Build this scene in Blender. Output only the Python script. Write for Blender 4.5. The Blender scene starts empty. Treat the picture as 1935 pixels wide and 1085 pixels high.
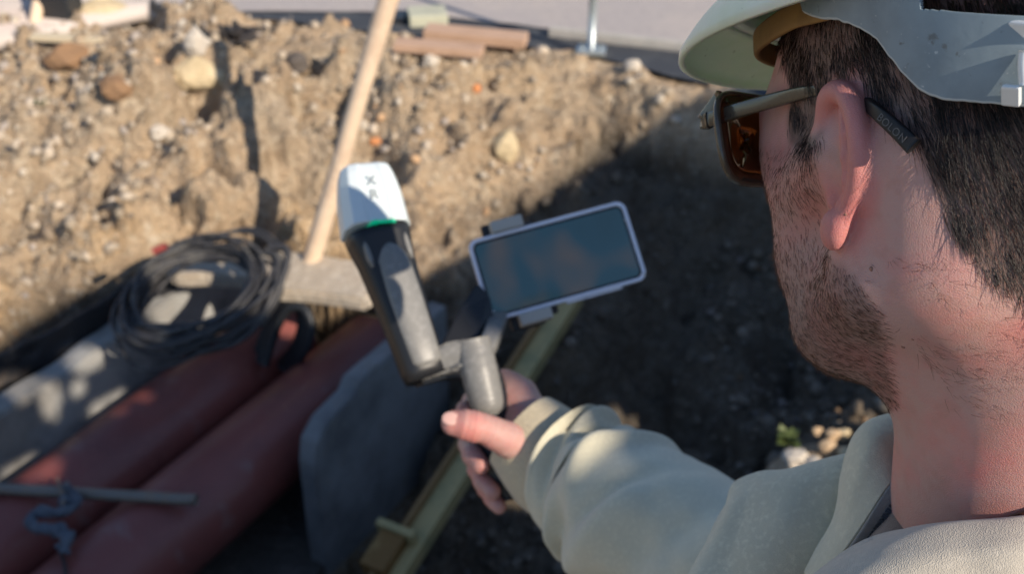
import bpy, bmesh, math, random
import numpy as np
from mathutils import Vector, Matrix
random.seed(7); rng = np.random.default_rng(7)
R = math.radians
# ------------------------------------------------------------------ camera, sky, sun
TH = R(32); FP = 2150.0; CAM = np.array((0, 0, 1.7))
cx_, cy_, cz_ = np.array((1., 0, 0)), np.array((0, math.sin(TH), math.cos(TH))), np.array((0, math.cos(TH), -math.sin(TH)))
sc = bpy.context.scene
cd = bpy.data.cameras.new('camera'); co = bpy.data.objects.new('camera', cd); sc.collection.objects.link(co)
co.location = CAM; co.rotation_euler = (R(90) - TH, 0, 0)
cd.lens = 40; cd.sensor_width = 36; cd.clip_start = .02; cd.clip_end = 2000
cd.dof.use_dof = True; cd.dof.focus_distance = .462; cd.dof.aperture_fstop = 13.0
sc.camera = co
REACH = 1.15
AZ, EL = R(46), R(33)
SUN = np.array((math.sin(AZ) * math.cos(EL), -math.cos(AZ) * math.cos(EL), math.sin(EL)))
w = bpy.data.worlds.new('World'); sc.world = w; w.use_nodes = True
nt = w.node_tree; bg = nt.nodes['Background']; sky = nt.nodes.new('ShaderNodeTexSky')
sky.sky_type = 'NISHITA'; sky.sun_disc = False; sky.sun_elevation = EL; sky.sun_rotation = math.atan2(SUN[0], SUN[1])
sky.altitude = 200; sky.air_density = 1.0; sky.dust_density = .3; sky.ozone_density = 2.5
nt.links.new(sky.outputs[0], bg.inputs[0]); bg.inputs[1].default_value = .125
sl = bpy.data.lights.new('sun', 'SUN'); sl.energy = 5.0; sl.angle = R(.4); sl.color = (1, .87, .71)
so = bpy.data.objects.new('sun', sl); sc.collection.objects.link(so)
so.rotation_euler = Vector(SUN).to_track_quat('Z', 'Y').to_euler()
sc.view_settings.view_transform = 'Standard'; sc.view_settings.look = 'None'; sc.view_settings.exposure = 0.27; sc.view_settings.gamma = 1
sc.cycles.max_bounces = 8

# ------------------------------------------------------------------ helpers
def c2w(c):
    c = np.asarray(c, float)
    return CAM + c[..., 0:1] * cx_ + c[..., 1:2] * cy_ + c[..., 2:3] * cz_
def P2C(px, py, d): return np.array(((px - 967.5) / FP * d, (542.5 - py) / FP * d, d))
def W(px, py, d): return c2w(P2C(px, py, d))
def onz(px, py, z):
    r = W(px, py, 1.) - CAM
    return CAM + r * ((z - CAM[2]) / r[2])
def w2px(p):
    v = np.asarray(p) - CAM
    x, y, z = v @ cx_, v @ cy_, v @ cz_
    return 967.5 + x / z * FP, 542.5 - y / z * FP, z
def link(o, parent=None, mat=None):
    sc.collection.objects.link(o)
    if mat: o.data.materials.append(mat)
    if parent is not None:
        o.parent = parent
        if parent.type == 'EMPTY': o.matrix_parent_inverse = Matrix.Translation(-parent.location)
    return o
def mesh(name, v, f, mat=None, parent=None, smooth=True):
    m = bpy.data.meshes.new(name)
    v = np.asarray(v, np.float32).reshape(-1, 3)
    if isinstance(f, np.ndarray):
        n = f.shape[1]; m.vertices.add(len(v)); m.vertices.foreach_set('co', v.ravel())
        m.loops.add(f.size); m.loops.foreach_set('vertex_index', f.ravel().astype(np.int32))
        m.polygons.add(len(f)); m.polygons.foreach_set('loop_start', np.arange(0, f.size, n, dtype=np.int32))
        m.update(calc_edges=True)
    else:
        m.from_pydata(v.tolist(), [], f)
    m.validate()
    if smooth: m.polygons.foreach_set('use_smooth', np.ones(len(m.polygons), bool))
    return link(bpy.data.objects.new(name, m), parent, mat)
def tag(o, label=None, cat=None, group=None, kind=None):
    if label: o['label'] = label
    if cat: o['category'] = cat
    if group: o['group'] = group
    if kind: o['kind'] = kind
    return o
def thing(name, loc, label, cat, group=None):
    o = bpy.data.objects.new(name, None); sc.collection.objects.link(o); o.location = Vector([float(a) for a in loc]); o.empty_display_size = .1
    return tag(o, label, cat, group)
def attr(o, name, vals, dom='POINT'):
    vals = np.asarray(vals, np.float32)
    if vals.ndim == 1:
        a = o.data.attributes.new(name, 'FLOAT', dom); a.data.foreach_set('value', vals)
    else:
        a = o.data.attributes.new(name, 'FLOAT_COLOR', dom); a.data.foreach_set('color', np.c_[vals, np.ones(len(vals))].astype(np.float32).ravel())
def text_obj(body, size, M4, mt, parent):
    f_ = bpy.data.curves.new('print', 'FONT'); f_.body = body; f_.size = size; f_.align_x = 'CENTER'; f_.align_y = 'CENTER'; f_.extrude = .00006; f_.space_character = 1.12
    o = bpy.data.objects.new('lettering', f_); sc.collection.objects.link(o); me = bpy.data.meshes.new_from_object(o.evaluated_get(bpy.context.evaluated_depsgraph_get())); bpy.data.objects.remove(o)
    me.transform(M4); return link(bpy.data.objects.new('lettering', me), parent, mt)
def nrm(v): v = np.asarray(v, float); return v / (np.linalg.norm(v, axis=-1, keepdims=True) + 1e-12)
def catmull(P, n):
    P = np.asarray(P, float); P2 = np.concatenate([(2 * P[0] - P[1])[None], P, (2 * P[-1] - P[-2])[None]])
    t = np.linspace(0, len(P) - 1 - 1e-9, n); i = t.astype(int); u = (t - i).reshape((-1,) + (1,) * (P.ndim - 1))
    a, b, c, d = P2[i], P2[i + 1], P2[i + 2], P2[i + 3]
    return .5 * (2 * b + (c - a) * u + (2 * a - 5 * b + 4 * c - d) * u * u + (3 * b - a - 3 * c + d) * u ** 3)
def gridfaces(nu, nv, wrapv=False, off=0):
    i = np.arange(nu - 1)[:, None]; j = np.arange(nv if wrapv else nv - 1)[None, :]
    a = i * nv + j; b = i * nv + (j + 1) % nv; c = (i + 1) * nv + (j + 1) % nv; d = (i + 1) * nv + j
    return np.stack([a, b, c, d], -1).reshape(-1, 4) + off
def patch(name, rows, nu, nv, mat, parent=None, thick=.003, disp=None):
    G = np.array([[W(*p) for p in r] for r in rows])
    G = catmull(G, nu); G = np.swapaxes(catmull(np.swapaxes(G, 0, 1), nv), 0, 1)
    if disp is not None:
        du = np.gradient(G, axis=0); dv = np.gradient(G, axis=1); N = nrm(np.cross(du, dv))
        N *= np.sign((N * (CAM - G)).sum(-1, keepdims=True)); G = G + N * disp(G, nu, nv)[..., None]
    o = mesh(name, G.reshape(-1, 3), gridfaces(nu, nv), mat, parent)
    if thick:
        s = o.modifiers.new('s', 'SOLIDIFY'); s.thickness = thick; s.offset = 0
    return o
def frames(P):
    T = nrm(np.gradient(P, axis=0)); ref = np.array((0, 0, 1.)) if abs(T[0][2]) < .9 else np.array((1., 0, 0))
    A = []; a = ref
    for t in T:
        a = nrm(a - t * (a @ t)); A.append(a)
    A = np.array(A); return T, A, np.cross(T, A)
def tube_geo(P, r, nv=12, cap=True, up=None, hw=None):
    """round tube, or flat bar when hw=(half height, half thickness) arrays and up are given"""
    P = np.asarray(P, float); n = len(P); T, A, B = frames(P)
    if up is not None:
        A = nrm(np.asarray(up)[None] - T * (T @ np.asarray(up))[:, None]); B = np.cross(T, A)
    th = np.linspace(0, 2 * math.pi, nv, endpoint=False)
    if hw is None:
        r = np.broadcast_to(r, (n,)); ca = np.cos(th)[None] * r[:, None]; cb = np.sin(th)[None] * r[:, None]
    else:
        h = np.broadcast_to(hw[0], (n,)); k = np.broadcast_to(hw[1], (n,)); e = .45
        sg = lambda x: np.sign(x) * np.abs(x) ** e
        ca = sg(np.cos(th))[None] * h[:, None]; cb = sg(np.sin(th))[None] * k[:, None]
    V = P[:, None] + A[:, None] * ca[..., None] + B[:, None] * cb[..., None]
    V = V.reshape(-1, 3); F = gridfaces(n, nv, True).tolist()
    if cap:
        F.append(list(range(nv))); F.append([(n - 1) * nv + j for j in range(nv)][::-1])
    return V, F
def tube(name, P, r, mat, parent=None, nv=12, n=None, **k):
    if n: P = catmull(P, n); r = catmull(np.atleast_1d(r).reshape(-1, 1), n)[:, 0] if np.ndim(r) else r
    V, F = tube_geo(P, r, nv, **k); return mesh(name, V, F, mat, parent)
def join(parts):
    V, F, o = [], [], 0
    for v, f in parts:
        V.append(np.asarray(v)); F += [[i + o for i in q] for q in (f.tolist() if isinstance(f, np.ndarray) else f)]; o += len(v)
    return np.vstack(V), F
def box(name, c, ax, hs, mat, parent=None, bev=.004, seg=2, jit=0):
    """oriented box: centre, 3 axis vectors, half sizes"""
    bm = bmesh.new(); bmesh.ops.create_cube(bm, size=2)
    if bev: 
        M = Matrix([list(np.asarray(ax[i]) * 0 + np.eye(3)[i] * hs[i]) for i in range(3)])
        for v in bm.verts: v.co = Vector([v.co[i] * hs[i] for i in range(3)])
        bmesh.ops.bevel(bm, geom=bm.edges[:] + bm.verts[:], offset=bev, segments=seg, affect='EDGES', profile=.6)
    V = np.array([v.co[:] for v in bm.verts]); F = [[v.index for v in f.verts] for f in bm.faces]
    if not bev: V = V * np.asarray(hs)
    if jit: V = V + rng.normal(0, jit, V.shape)
    bm.free(); A = np.array([nrm(a) for a in ax])
    return mesh(name, V @ A + np.asarray(c), F, mat, parent, smooth=False)
def prism(name, poly, n, depth, mat, parent=None, bev=.003):
    """closed polygon of world points extruded along -n by depth"""
    bm = bmesh.new(); vs = [bm.verts.new(Vector(p)) for p in poly]; f = bm.faces.new(vs)
    r = bmesh.ops.extrude_face_region(bm, geom=[f])
    for v in [g for g in r['geom'] if isinstance(g, bmesh.types.BMVert)]: v.co -= Vector(nrm(n)) * depth
    bmesh.ops.recalc_face_normals(bm, faces=bm.faces[:])
    if bev: bmesh.ops.bevel(bm, geom=bm.edges[:], offset=bev, segments=2, affect='EDGES')
    me = bpy.data.meshes.new(name); bm.to_mesh(me); bm.free()
    return link(bpy.data.objects.new(name, me), parent, mat)
# value noise
def _h(i, j, k, s):
    n = (i * 374761393 + j * 668265263 + k * 2147483647 + s * 1274126177) & 0x7fffffff
    n = ((n ^ (n >> 13)) * 1274126177) & 0x7fffffff
    return ((n ^ (n >> 16)) & 0xffff) / 65535.0
def noise(P, f, s=0):
    P = np.asarray(P, float) * f; i = np.floor(P).astype(np.int64); u = P - i; u = u * u * (3 - 2 * u); r = 0
    for a in (0, 1):
        for b in (0, 1):
            for c in (0, 1):
                r = r + _h(i[..., 0] + a, i[..., 1] + b, i[..., 2] + c, s) * (u[..., 0] if a else 1 - u[..., 0]) * (u[..., 1] if b else 1 - u[..., 1]) * (u[..., 2] if c else 1 - u[..., 2])
    return r * 2 - 1
def fbm(P, f, o=4, s=0, g=.5): return sum(noise(P, f * 2 ** k, s + k) * g ** k for k in range(o))
# materials
def mat(name, col=(.5, .5, .5), rough=.6, metal=0., nz=None, bump=None, sss=None, attrcol=None, coat=0, trans=0, ior=1.45, alpha=1, emit=None):
    """nz: list of (scale, colour, lo, hi) noise mixes in object space; bump: (scale, strength, distance)"""
    m = bpy.data.materials.new(name); m.use_nodes = True; N = m.node_tree.nodes; L = m.node_tree.links; b = N['Principled BSDF']
    b.inputs['Roughness'].default_value = rough; b.inputs['Metallic'].default_value = metal; b.inputs['IOR'].default_value = ior
    b.inputs['Coat Weight'].default_value = coat; b.inputs['Transmission Weight'].default_value = trans
    tc = N.new('ShaderNodeTexCoord'); cur = N.new('ShaderNodeRGB'); cur.outputs[0].default_value = (*col, 1); cur = cur.outputs[0]
    if attrcol:
        a = N.new('ShaderNodeAttribute'); a.attribute_name = attrcol; cur = a.outputs['Color']
    for (s, c, lo, hi) in (nz or []):
        t = N.new('ShaderNodeTexNoise'); t.inputs['Scale'].default_value = s; t.inputs['Detail'].default_value = 6; t.inputs['Roughness'].default_value = .6
        L.new(tc.outputs['Object'], t.inputs['Vector'])
        mr = N.new('ShaderNodeMapRange'); mr.inputs['From Min'].default_value = lo; mr.inputs['From Max'].default_value = hi; L.new(t.outputs['Fac'], mr.inputs['Value'])
        mx = N.new('ShaderNodeMix'); mx.data_type = 'RGBA'; L.new(mr.outputs[0], mx.inputs[0]); L.new(cur, mx.inputs[6]); mx.inputs[7].default_value = (*c, 1); cur = mx.outputs[2]
    L.new(cur, b.inputs['Base Color'])
    prev = None
    for (s, st, dist) in ([bump] if isinstance(bump, tuple) else (bump or [])):
        t = N.new('ShaderNodeTexNoise'); t.inputs['Scale'].default_value = s; t.inputs['Detail'].default_value = 5; L.new(tc.outputs['Object'], t.inputs['Vector'])
        bp = N.new('ShaderNodeBump'); bp.inputs['Strength'].default_value = st; bp.inputs['Distance'].default_value = dist; L.new(t.outputs['Fac'], bp.inputs['Height'])
        if prev: L.new(prev, bp.inputs['Normal'])
        prev = bp.outputs[0]; L.new(prev, b.inputs['Normal'])
    if sss:
        b.inputs['Subsurface Weight'].default_value = sss[0]; b.inputs['Subsurface Radius'].default_value = sss[1]; b.inputs['Subsurface Scale'].default_value = sss[2]
    if emit: b.inputs['Emission Color'].default_value = (*emit[0], 1); b.inputs['Emission Strength'].default_value = emit[1]
    return m
# surface nets
def surface_nets(D, lo, h):
    s = D < 0
    nx, ny, nz = D.shape
    cs = [(a, b, c) for a in (0, 1) for b in (0, 1) for c in (0, 1)]
    cnt = np.zeros((nx - 1, ny - 1, nz - 1), np.int8)
    for a, b, c in cs: cnt += s[a:nx - 1 + a, b:ny - 1 + b, c:nz - 1 + c]
    I = np.argwhere((cnt > 0) & (cnt < 8)); vid = -np.ones(cnt.shape, np.int64); vid[tuple(I.T)] = np.arange(len(I))
    acc = np.zeros((len(I), 3)); num = np.zeros(len(I))
    for p in cs:
        for ax in range(3):
            if p[ax]: continue
            q = list(p); q[ax] = 1
            d0 = D[I[:, 0] + p[0], I[:, 1] + p[1], I[:, 2] + p[2]]; d1 = D[I[:, 0] + q[0], I[:, 1] + q[1], I[:, 2] + q[2]]
            m = (d0 < 0) != (d1 < 0); t = d0[m] / (d0[m] - d1[m]); pos = np.tile(np.array(p, float), (m.sum(), 1)); pos[:, ax] += t
            acc[m] += pos; num[m] += 1
    V = (I + acc / num[:, None]) * h + lo
    Q = []
    for ax in range(3):
        b, c = (ax + 1) % 3, (ax + 2) % 3
        sl0 = [slice(None)] * 3; sl1 = [slice(None)] * 3; sl0[ax] = slice(0, -1); sl1[ax] = slice(1, None)
        ch = s[tuple(sl0)] != s[tuple(sl1)]; E = np.argwhere(ch)
        E = E[(E[:, b] > 0) & (E[:, c] > 0) & (E[:, b] < D.shape[b] - 1) & (E[:, c] < D.shape[c] - 1)]
        ins = s[tuple(E.T)]
        def cell(db, dc):
            X = E.copy(); X[:, b] -= db; X[:, c] -= dc; return vid[tuple(X.T)]
        q = np.stack([cell(1, 1), cell(0, 1), cell(0, 0), cell(1, 0)], 1); q[~ins] = q[~ins][:, ::-1]; Q.append(q)
    return V, np.vstack(Q)
def smin(a, b, k):
    h = np.clip(.5 + .5 * (b - a) / k, 0, 1); return b * (1 - h) + a * h - k * h * (1 - h)
def smax(a, b, k): return -smin(-a, -b, k)
def s_ell(P, c, r):
    q = (P - np.array(c, P.dtype)); r = np.array(r, P.dtype)
    k0 = np.sqrt(((q / r) ** 2).sum(-1)); k1 = np.sqrt(((q / r ** 2) ** 2).sum(-1)); return k0 * (k0 - 1) / (k1 + 1e-9)
def s_cap(P, a, b, ra, rb):
    a = np.array(a, P.dtype); b = np.array(b, P.dtype); ab = b - a; t = np.clip(((P - a) @ ab) / (ab @ ab), 0, 1)
    return np.sqrt(((P - a - t[..., None] * ab) ** 2).sum(-1)) - (ra + (rb - ra) * t)
def s_ellax(P, c, A, r): return s_ell((P - np.array(c, P.dtype)) @ np.array(A, P.dtype).T, (0, 0, 0), r)
def build_sdf(fn, lo, hi, h):
    lo = np.array(lo, float); n = np.ceil((np.array(hi) - lo) / h).astype(int) + 1
    D = np.empty(tuple(n), np.float32); ys = (lo[1] + np.arange(n[1]) * h); zs = (lo[2] + np.arange(n[2]) * h)
    for i0 in range(0, n[0], 16):
        xs = lo[0] + np.arange(i0, min(i0 + 16, n[0])) * h
        G = np.stack(np.meshgrid(xs, ys, zs, indexing='ij'), -1).astype(np.float32); D[i0:i0 + len(xs)] = fn(G)
    return surface_nets(D, lo, h)
def relax(V, F, it=1):
    for _ in range(it):
        A = np.zeros_like(V); n = np.zeros(len(V))
        for a in range(4):
            for b in (1, 3):
                np.add.at(A, F[:, a], V[F[:, (a + b) % 4]]); np.add.at(n, F[:, a], 1)
        V = V * .5 + .5 * A / np.maximum(n, 1)[:, None]
    return V
# ================================================================== setting
CA = np.array((.5, .8660, 0)); CN = np.array((.8660, -.5, 0))            # channel axis and its right-hand normal
def ch(s, n, z): return CA * s + CN * n + np.array((0, 0, z))
TP = np.array([(-3.5, 5.2, .06), (-2.2, 4.75, .03), (-1.2, 4.85, .03), (-.4, 4.75, .0), (.5, 4.5, -.01), (1.3, 4.3, -.02), (3, 4.3, 0), (-4, 7, .05), (0, 7, 0), (4, 7, 0),
  (-2.6, 4.3, .02), (-1.9, 4.1, -.02), (-1.5, 4.35, .05), (-.9, 4.1, -.06), (0, 4.0, -.12), (.5, 4.1, -.08), (.75, 4.25, -.01), (1.05, 4.2, -.02), (1.4, 4.15, -.03), (1.0, 3.75, -.42), (1.6, 3.8, -.35), (2.4, 3.9, -.2),
  (-2.4, 3.5, -.08), (-1.9, 3.4, -.16), (-1.45, 3.45, -.20), (-.9, 3.55, -.20), (-.35, 3.4, -.25), (.05, 3.62, -.24), (.05, 3.25, -.55), (.5, 3.5, -.62), (.9, 3.3, -.72), (1.8, 3.2, -.45), (3, 3, -.2),
  (-1.75, 2.85, -.36), (-2.3, 2.6, -.2), (-2.1, 2.0, -.25), (-3.2, 2.4, -.05), (-1.6, 1.3, -.3),
  (-.15, 2.9, -.85), (.25, 2.85, -1.0), (-.35, 2.3, -1.1), (-.2, 1.8, -1.15), (.3, 2.2, -1.15), (.6, 2.8, -.80), (.65, 2.3, -.62), (.9, 2.45, -.42), (.7, 1.9, -.62), (1.5, 2.5, -.3), (1.5, 1.8, -.25), (2.6, 1.6, -.15),
  (-.6, 1.3, -.7), (.1, 1.35, -.7), (.8, 1.3, -.45), (-1.2, .9, -.2), (-.4, .8, -.16), (.3, .9, -.16), (.9, .8, -.15), (0, 0, -.15), (.3, .4, -.15), (-2, .2, -.15), (2.2, .4, -.15), (-1.5, -1.5, -.15), (1.5, -1.5, -.15), (-4, -3, -.15), (4, -3, -.15), (-4.5, 1, -.1), (4.5, 2, -.1), (4.5, 5, 0)])
def _k(r2): return np.where(r2 > 0, r2 * np.log(r2 + 1e-12) * .5, 0)
_n = len(TP); _A = np.zeros((_n + 3, _n + 3)); _d = ((TP[:, None, :2] - TP[None, :, :2]) ** 2).sum(-1); _A[:_n, :_n] = _k(_d) + np.eye(_n) * .002
_A[:_n, _n:] = np.c_[np.ones(_n), TP[:, :2]]; _A[_n:, :_n] = _A[:_n, _n:].T; _w = np.linalg.solve(_A, np.r_[TP[:, 2], 0, 0, 0])
def H0(x, y):
    z = _w[_n] + _w[_n + 1] * x + _w[_n + 2] * y
    for i in range(_n): z = z + _w[i] * _k((x - TP[i, 0]) ** 2 + (y - TP[i, 1]) ** 2)
    return z
ROADL = [onz(-700, -30, .0), onz(280, 22, .0), onz(700, 26, .0), onz(1000, 54, .0), onz(1290, 86, .0), onz(1700, 140, .0), onz(2600, 290, 0)]
def road_y(x): return np.interp(x, [p[0] for p in ROADL], [p[1] for p in ROADL])
lowr = [onz(*p, .004) for p in [(-700, -10), (280, 34), (500, 38), (700, 60), (800, 84), (920, 82), (1000, 90), (1100, 102), (1200, 128), (1290, 150), (1380, 165), (1700, 235), (2600, 400)]]
def dirt_y(x): return np.interp(x, [p[0] for p in lowr], [p[1] for p in lowr])
_c0, _c1 = onz(-60, 372, -.10), onz(420, 172, -.03); _cd = nrm(_c1 - _c0); _cl = np.linalg.norm(_c1 - _c0)
def crease(x, y):
    u = (x - _c0[0]) * _cd[0] + (y - _c0[1]) * _cd[1]; v = -(x - _c0[0]) * _cd[1] + (y - _c0[1]) * _cd[0]
    v = v + .05 * noise(np.stack([u, u * 0, u * 0], -1), 5, 3); m = np.clip((u + .3) / .2, 0, 1) * np.clip((_cl - u) / .2, 0, 1)
    return m * (.085 / (1 + np.exp(-np.clip(v / .012, -30, 30))) - .07 * np.exp(-((v + .018) / .022) ** 2))
def Hgt(x, y):
    z = H0(x, y); P = np.stack([x, y, 0 * x], -1)
    rough = np.clip((y - 1.0) / .6, .15, 1)
    rg = 1 - np.abs(fbm(P, 1.6, 3, 3))
    z = z + rough * (.085 * fbm(P, 1.9, 3, 1) + .15 * (rg - .7) + .05 * (.5 - np.abs(fbm(P, 3.6, 2, 93))) + .045 * fbm(P, 6, 3, 8) + .055 * (.5 - np.abs(fbm(P, 8, 3, 23))) + .022 * np.maximum(fbm(P, 20, 3, 15), -.15) + .010 * fbm(P, 55, 2, 16) + crease(x, y) - .11 * np.clip(fbm(P, 4.2, 2, 120) - .28, 0, .3) / .3)
    s = .5 * x + .866 * y; n = .866 * x - .5 * y                     # the channel cut
    ins = (s > 1.0) & (s < 2.62) & (n > -2.66) & (n < -1.72); pit = -1.12 + .95 * np.clip((n + 1.70) / .75, 0, 1) ** 1.4 + .9 * np.clip((s - 2.25) / .35, 0, 1); z = np.where((n > -1.75) & (s > .9), np.minimum(z, pit + .03 * fbm(P, 7, 3, 8)), z); z = np.where(ins, -.95, z)
    dit = np.exp(-((n + 2.74) / .07) ** 2) * (s < 2.5) * (s > .6); z = z - .16 * dit
    up = y - dirt_y(x); z = np.where(up > 0, -.01 - np.clip(up * .5, 0, .05), z); cl = np.clip((up + .38) / .2, 0, 1); z = np.where(up <= 0, z * (1 - cl) + cl * np.maximum(z, .0 + .03 * fbm(P, 6, 2, 70) + .012 * fbm(P, 22, 2, 71)), z)
    flat = np.clip(1 - np.hypot(x - .2, y - .1) / 1.0, 0, 1); z = z * (1 - flat) + (-.15) * flat
    return z
xs = np.r_[np.linspace(-60, -4, 20), np.arange(-3.6, 3.6, .016), np.linspace(4, 60, 20)]
ys = np.r_[np.linspace(-60, -3, 14), np.linspace(-2.6, 1.2, 50), np.arange(1.22, 5.6, .016), np.linspace(5.8, 12, 12), np.linspace(15, 300, 12)]
XX, YY = np.meshgrid(xs, ys, indexing='ij'); ZZ = Hgt(XX, YY); ZZ = np.where(np.abs(XX) > 3.8, np.minimum(ZZ, .0), ZZ); ZZ = np.where(YY > 5.7, -.04, ZZ)
ZZ = np.where((np.abs(XX) > 4.5) | (YY < -2.7), np.where(YY > 4, -.04, -.15), ZZ)
jx = fbm(np.stack([XX, YY, ZZ], -1), 12, 2, 44) * .02; jm = (np.abs(XX) < 3.5) & (YY > 1.3) & (YY < 5.5)
Vt = np.stack([XX + jx * jm, YY + jx[::-1] * 0 - jx * jm * .6, ZZ], -1)
M_DIRT = mat('dry earth', (.47, .345, .225), .95, nz=[(2.2, (.40, .32, .23), .42, .62), (5.5, (.25, .175, .105), .50, .70), (1.1, (.56, .37, .19), .54, .70), (26, (.60, .50, .37), .52, .70), (60, (.20, .15, .10), .56, .70)], bump=[(30, 1.0, .05), (110, .8, .012)])
terrain = mesh('ground', Vt.reshape(-1, 3), gridfaces(len(xs), len(ys))[:, ::-1].copy(), M_DIRT); tag(terrain, kind='structure')
def painted_shade(P): return np.clip((-.27 - P[..., 2] + .17 * np.clip((P[..., 0] + .2) / .5, 0, 1) + .05 * fbm(P, 3, 3, 61)) / .13, 0, 1)  # trench shade painted into soil and gravel colour, darker low and to the right
attr(terrain, 'painted_shade', painted_shade(Vt).ravel())
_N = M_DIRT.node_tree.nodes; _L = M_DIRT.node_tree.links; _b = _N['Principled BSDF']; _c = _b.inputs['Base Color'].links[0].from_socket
_a = _N.new('ShaderNodeAttribute'); _a.attribute_name = 'painted_shade'; _m = _N.new('ShaderNodeMix'); _m.data_type = 'RGBA'; _m.blend_type = 'MULTIPLY'; _L.new(_a.outputs['Fac'], _m.inputs[0]); _L.new(_c, _m.inputs[6]); _m.inputs[7].default_value = (.28, .295, .32, 1); _L.new(_m.outputs[2], _b.inputs['Base Color'])  # multiplies the painted shade into the earth colour
# road, dark strip and paving beyond the bank
M_ROAD = mat('worn grey asphalt', (.40, .36, .345), .85, nz=[(3, (.44, .39, .36), .45, .65), (40, (.34, .31, .30), .5, .7)], bump=(90, .4, .006))
M_DARK = mat('dark strip surface', (.045, .05, .06), .8, nz=[(7, (.09, .095, .10), .5, .7)], bump=(60, .5, .01))  # plain dark surface between dirt and road
upr = [p + np.array((0, 0, .004)) for p in ROADL]
def strip(name, A, B, mt, n=60, dz=0):
    A = catmull(np.array(A), n); B = catmull(np.array(B), n); A[:, 2] += dz; B[:, 2] += dz
    A[:, 1] += noise(A, 9, 3) * .015
    return mesh(name, np.vstack([A, B]), gridfaces(2, n), mt, smooth=False)
g = strip('dark_strip', lowr, upr, M_DARK, 80, .004); tag(g, kind='structure')
far = [np.array((p[0] * 40, 300., .012)) for p in ROADL]
r_ = strip('road', [p + np.array((0, 0, .012)) for p in ROADL], far, M_ROAD, 80); tag(r_, kind='structure')
M_KERB = mat('pale concrete', (.42, .40, .37), .85, nz=[(8, (.34, .33, .31), .45, .7), (90, (.50, .47, .42), .5, .7)], bump=(120, .4, .004))
kp = catmull(np.array([onz(*p, .02) for p in [(1040, 61), (1150, 74), (1290, 90), (1500, 118), (1900, 175)]]), 40)
k_ = mesh('kerb', *tube_geo(kp, 1, 8, up=(0, 0, 1), hw=(np.full(40, .03), np.full(40, .022))), M_KERB, None, False); tag(k_, kind='structure')
M_PAVE = mat('pinkish paving', (.56, .49, .44), .85, nz=[(4, (.50, .42, .38), .45, .65)], bump=(60, .3, .004))
pv = [onz(*p, .055) for p in [(-300, 130), (0, 96), (90, 84), (170, 60), (280, 36)]]; pv2 = [onz(*p, .055) for p in [(-300, -60), (0, -40), (90, -30), (170, -10), (285, 18)]]
p_ = strip('pavement', pv, pv2, M_PAVE, 30); q = p_.modifiers.new('s', 'SOLIDIFY'); q.thickness = .05; q.offset = 1; tag(p_, kind='structure')
# loose gravel: one object, thousands of chips pressed into the earth
def ico(sub=1):
    b = bmesh.new(); bmesh.ops.create_icosphere(b, subdivisions=sub, radius=1); V = np.array([v.co[:] for v in b.verts]); F = np.array([[v.index for v in f.verts] for f in b.faces]); b.free(); return V, F
IV, IF = ico(1); I2, I2F = ico(2)
N = 27000; gx = rng.uniform(-2.7, 2.4, N); gy = 1.5 + rng.random(N) * 3.5
den = noise(np.stack([gx, gy, 0 * gx], -1), 2.2, 77); keep = (den + rng.uniform(-.7, .9, N) > 0) & (gy < dirt_y(gx) + .02)
s_ = .5 * gx + .866 * gy; n_ = .866 * gx - .5 * gy; keep &= ~((s_ > .9) & (s_ < 3.0) & (n_ > -2.85) & (n_ < -1.68)); gx, gy = gx[keep], gy[keep]; N = len(gx)
gz = Hgt(gx, gy); sz = .0045 + .024 * rng.random(N) ** 5 + .004 * rng.random(N)
sc3 = sz[:, None] * rng.uniform(.55, 1.25, (N, 3)); q4 = nrm(rng.normal(size=(N, 4))); a, b, c, d = q4.T
RM = np.array([[1 - 2 * (c * c + d * d), 2 * (b * c - a * d), 2 * (b * d + a * c)], [2 * (b * c + a * d), 1 - 2 * (b * b + d * d), 2 * (c * d - a * b)], [2 * (b * d - a * c), 2 * (c * d + a * b), 1 - 2 * (b * b + c * c)]]).transpose(2, 0, 1)
GV = (IV[None] * rng.uniform(.75, 1.15, (N, len(IV), 1))) * sc3[:, None]; GV = np.einsum('nij,nkj->nki', RM, GV) + np.stack([gx, gy, gz + sz * .25], -1)[:, None]
GF = (IF[None] + (np.arange(N) * len(IV))[:, None, None]).reshape(-1, 3)
M_GRAV = mat('gravel', (.4, .3, .2), .85, attrcol='col', bump=(120, .4, .004))
pal = np.array([(.42, .35, .27), (.50, .42, .33), (.33, .27, .20), (.27, .21, .15), (.47, .41, .33), (.38, .33, .29), (.48, .31, .18), (.20, .16, .12), (.55, .49, .41)])
pw = np.array([.22, .18, .19, .14, .06, .09, .03, .07, .02]); pc = pal[rng.choice(9, N, p=pw / pw.sum())] * rng.uniform(.85, 1.12, (N, 1))
dm = painted_shade(np.stack([gx, gy, gz], -1))[:, None]; pc = pc * (1 - dm * .6)  # same painted trench shade on the chips
gr = mesh('gravel', GV.reshape(-1, 3), GF, M_GRAV, smooth=False); attr(gr, 'col', np.repeat(pc, len(IV), 0)); tag(gr, kind='stuff')
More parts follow.
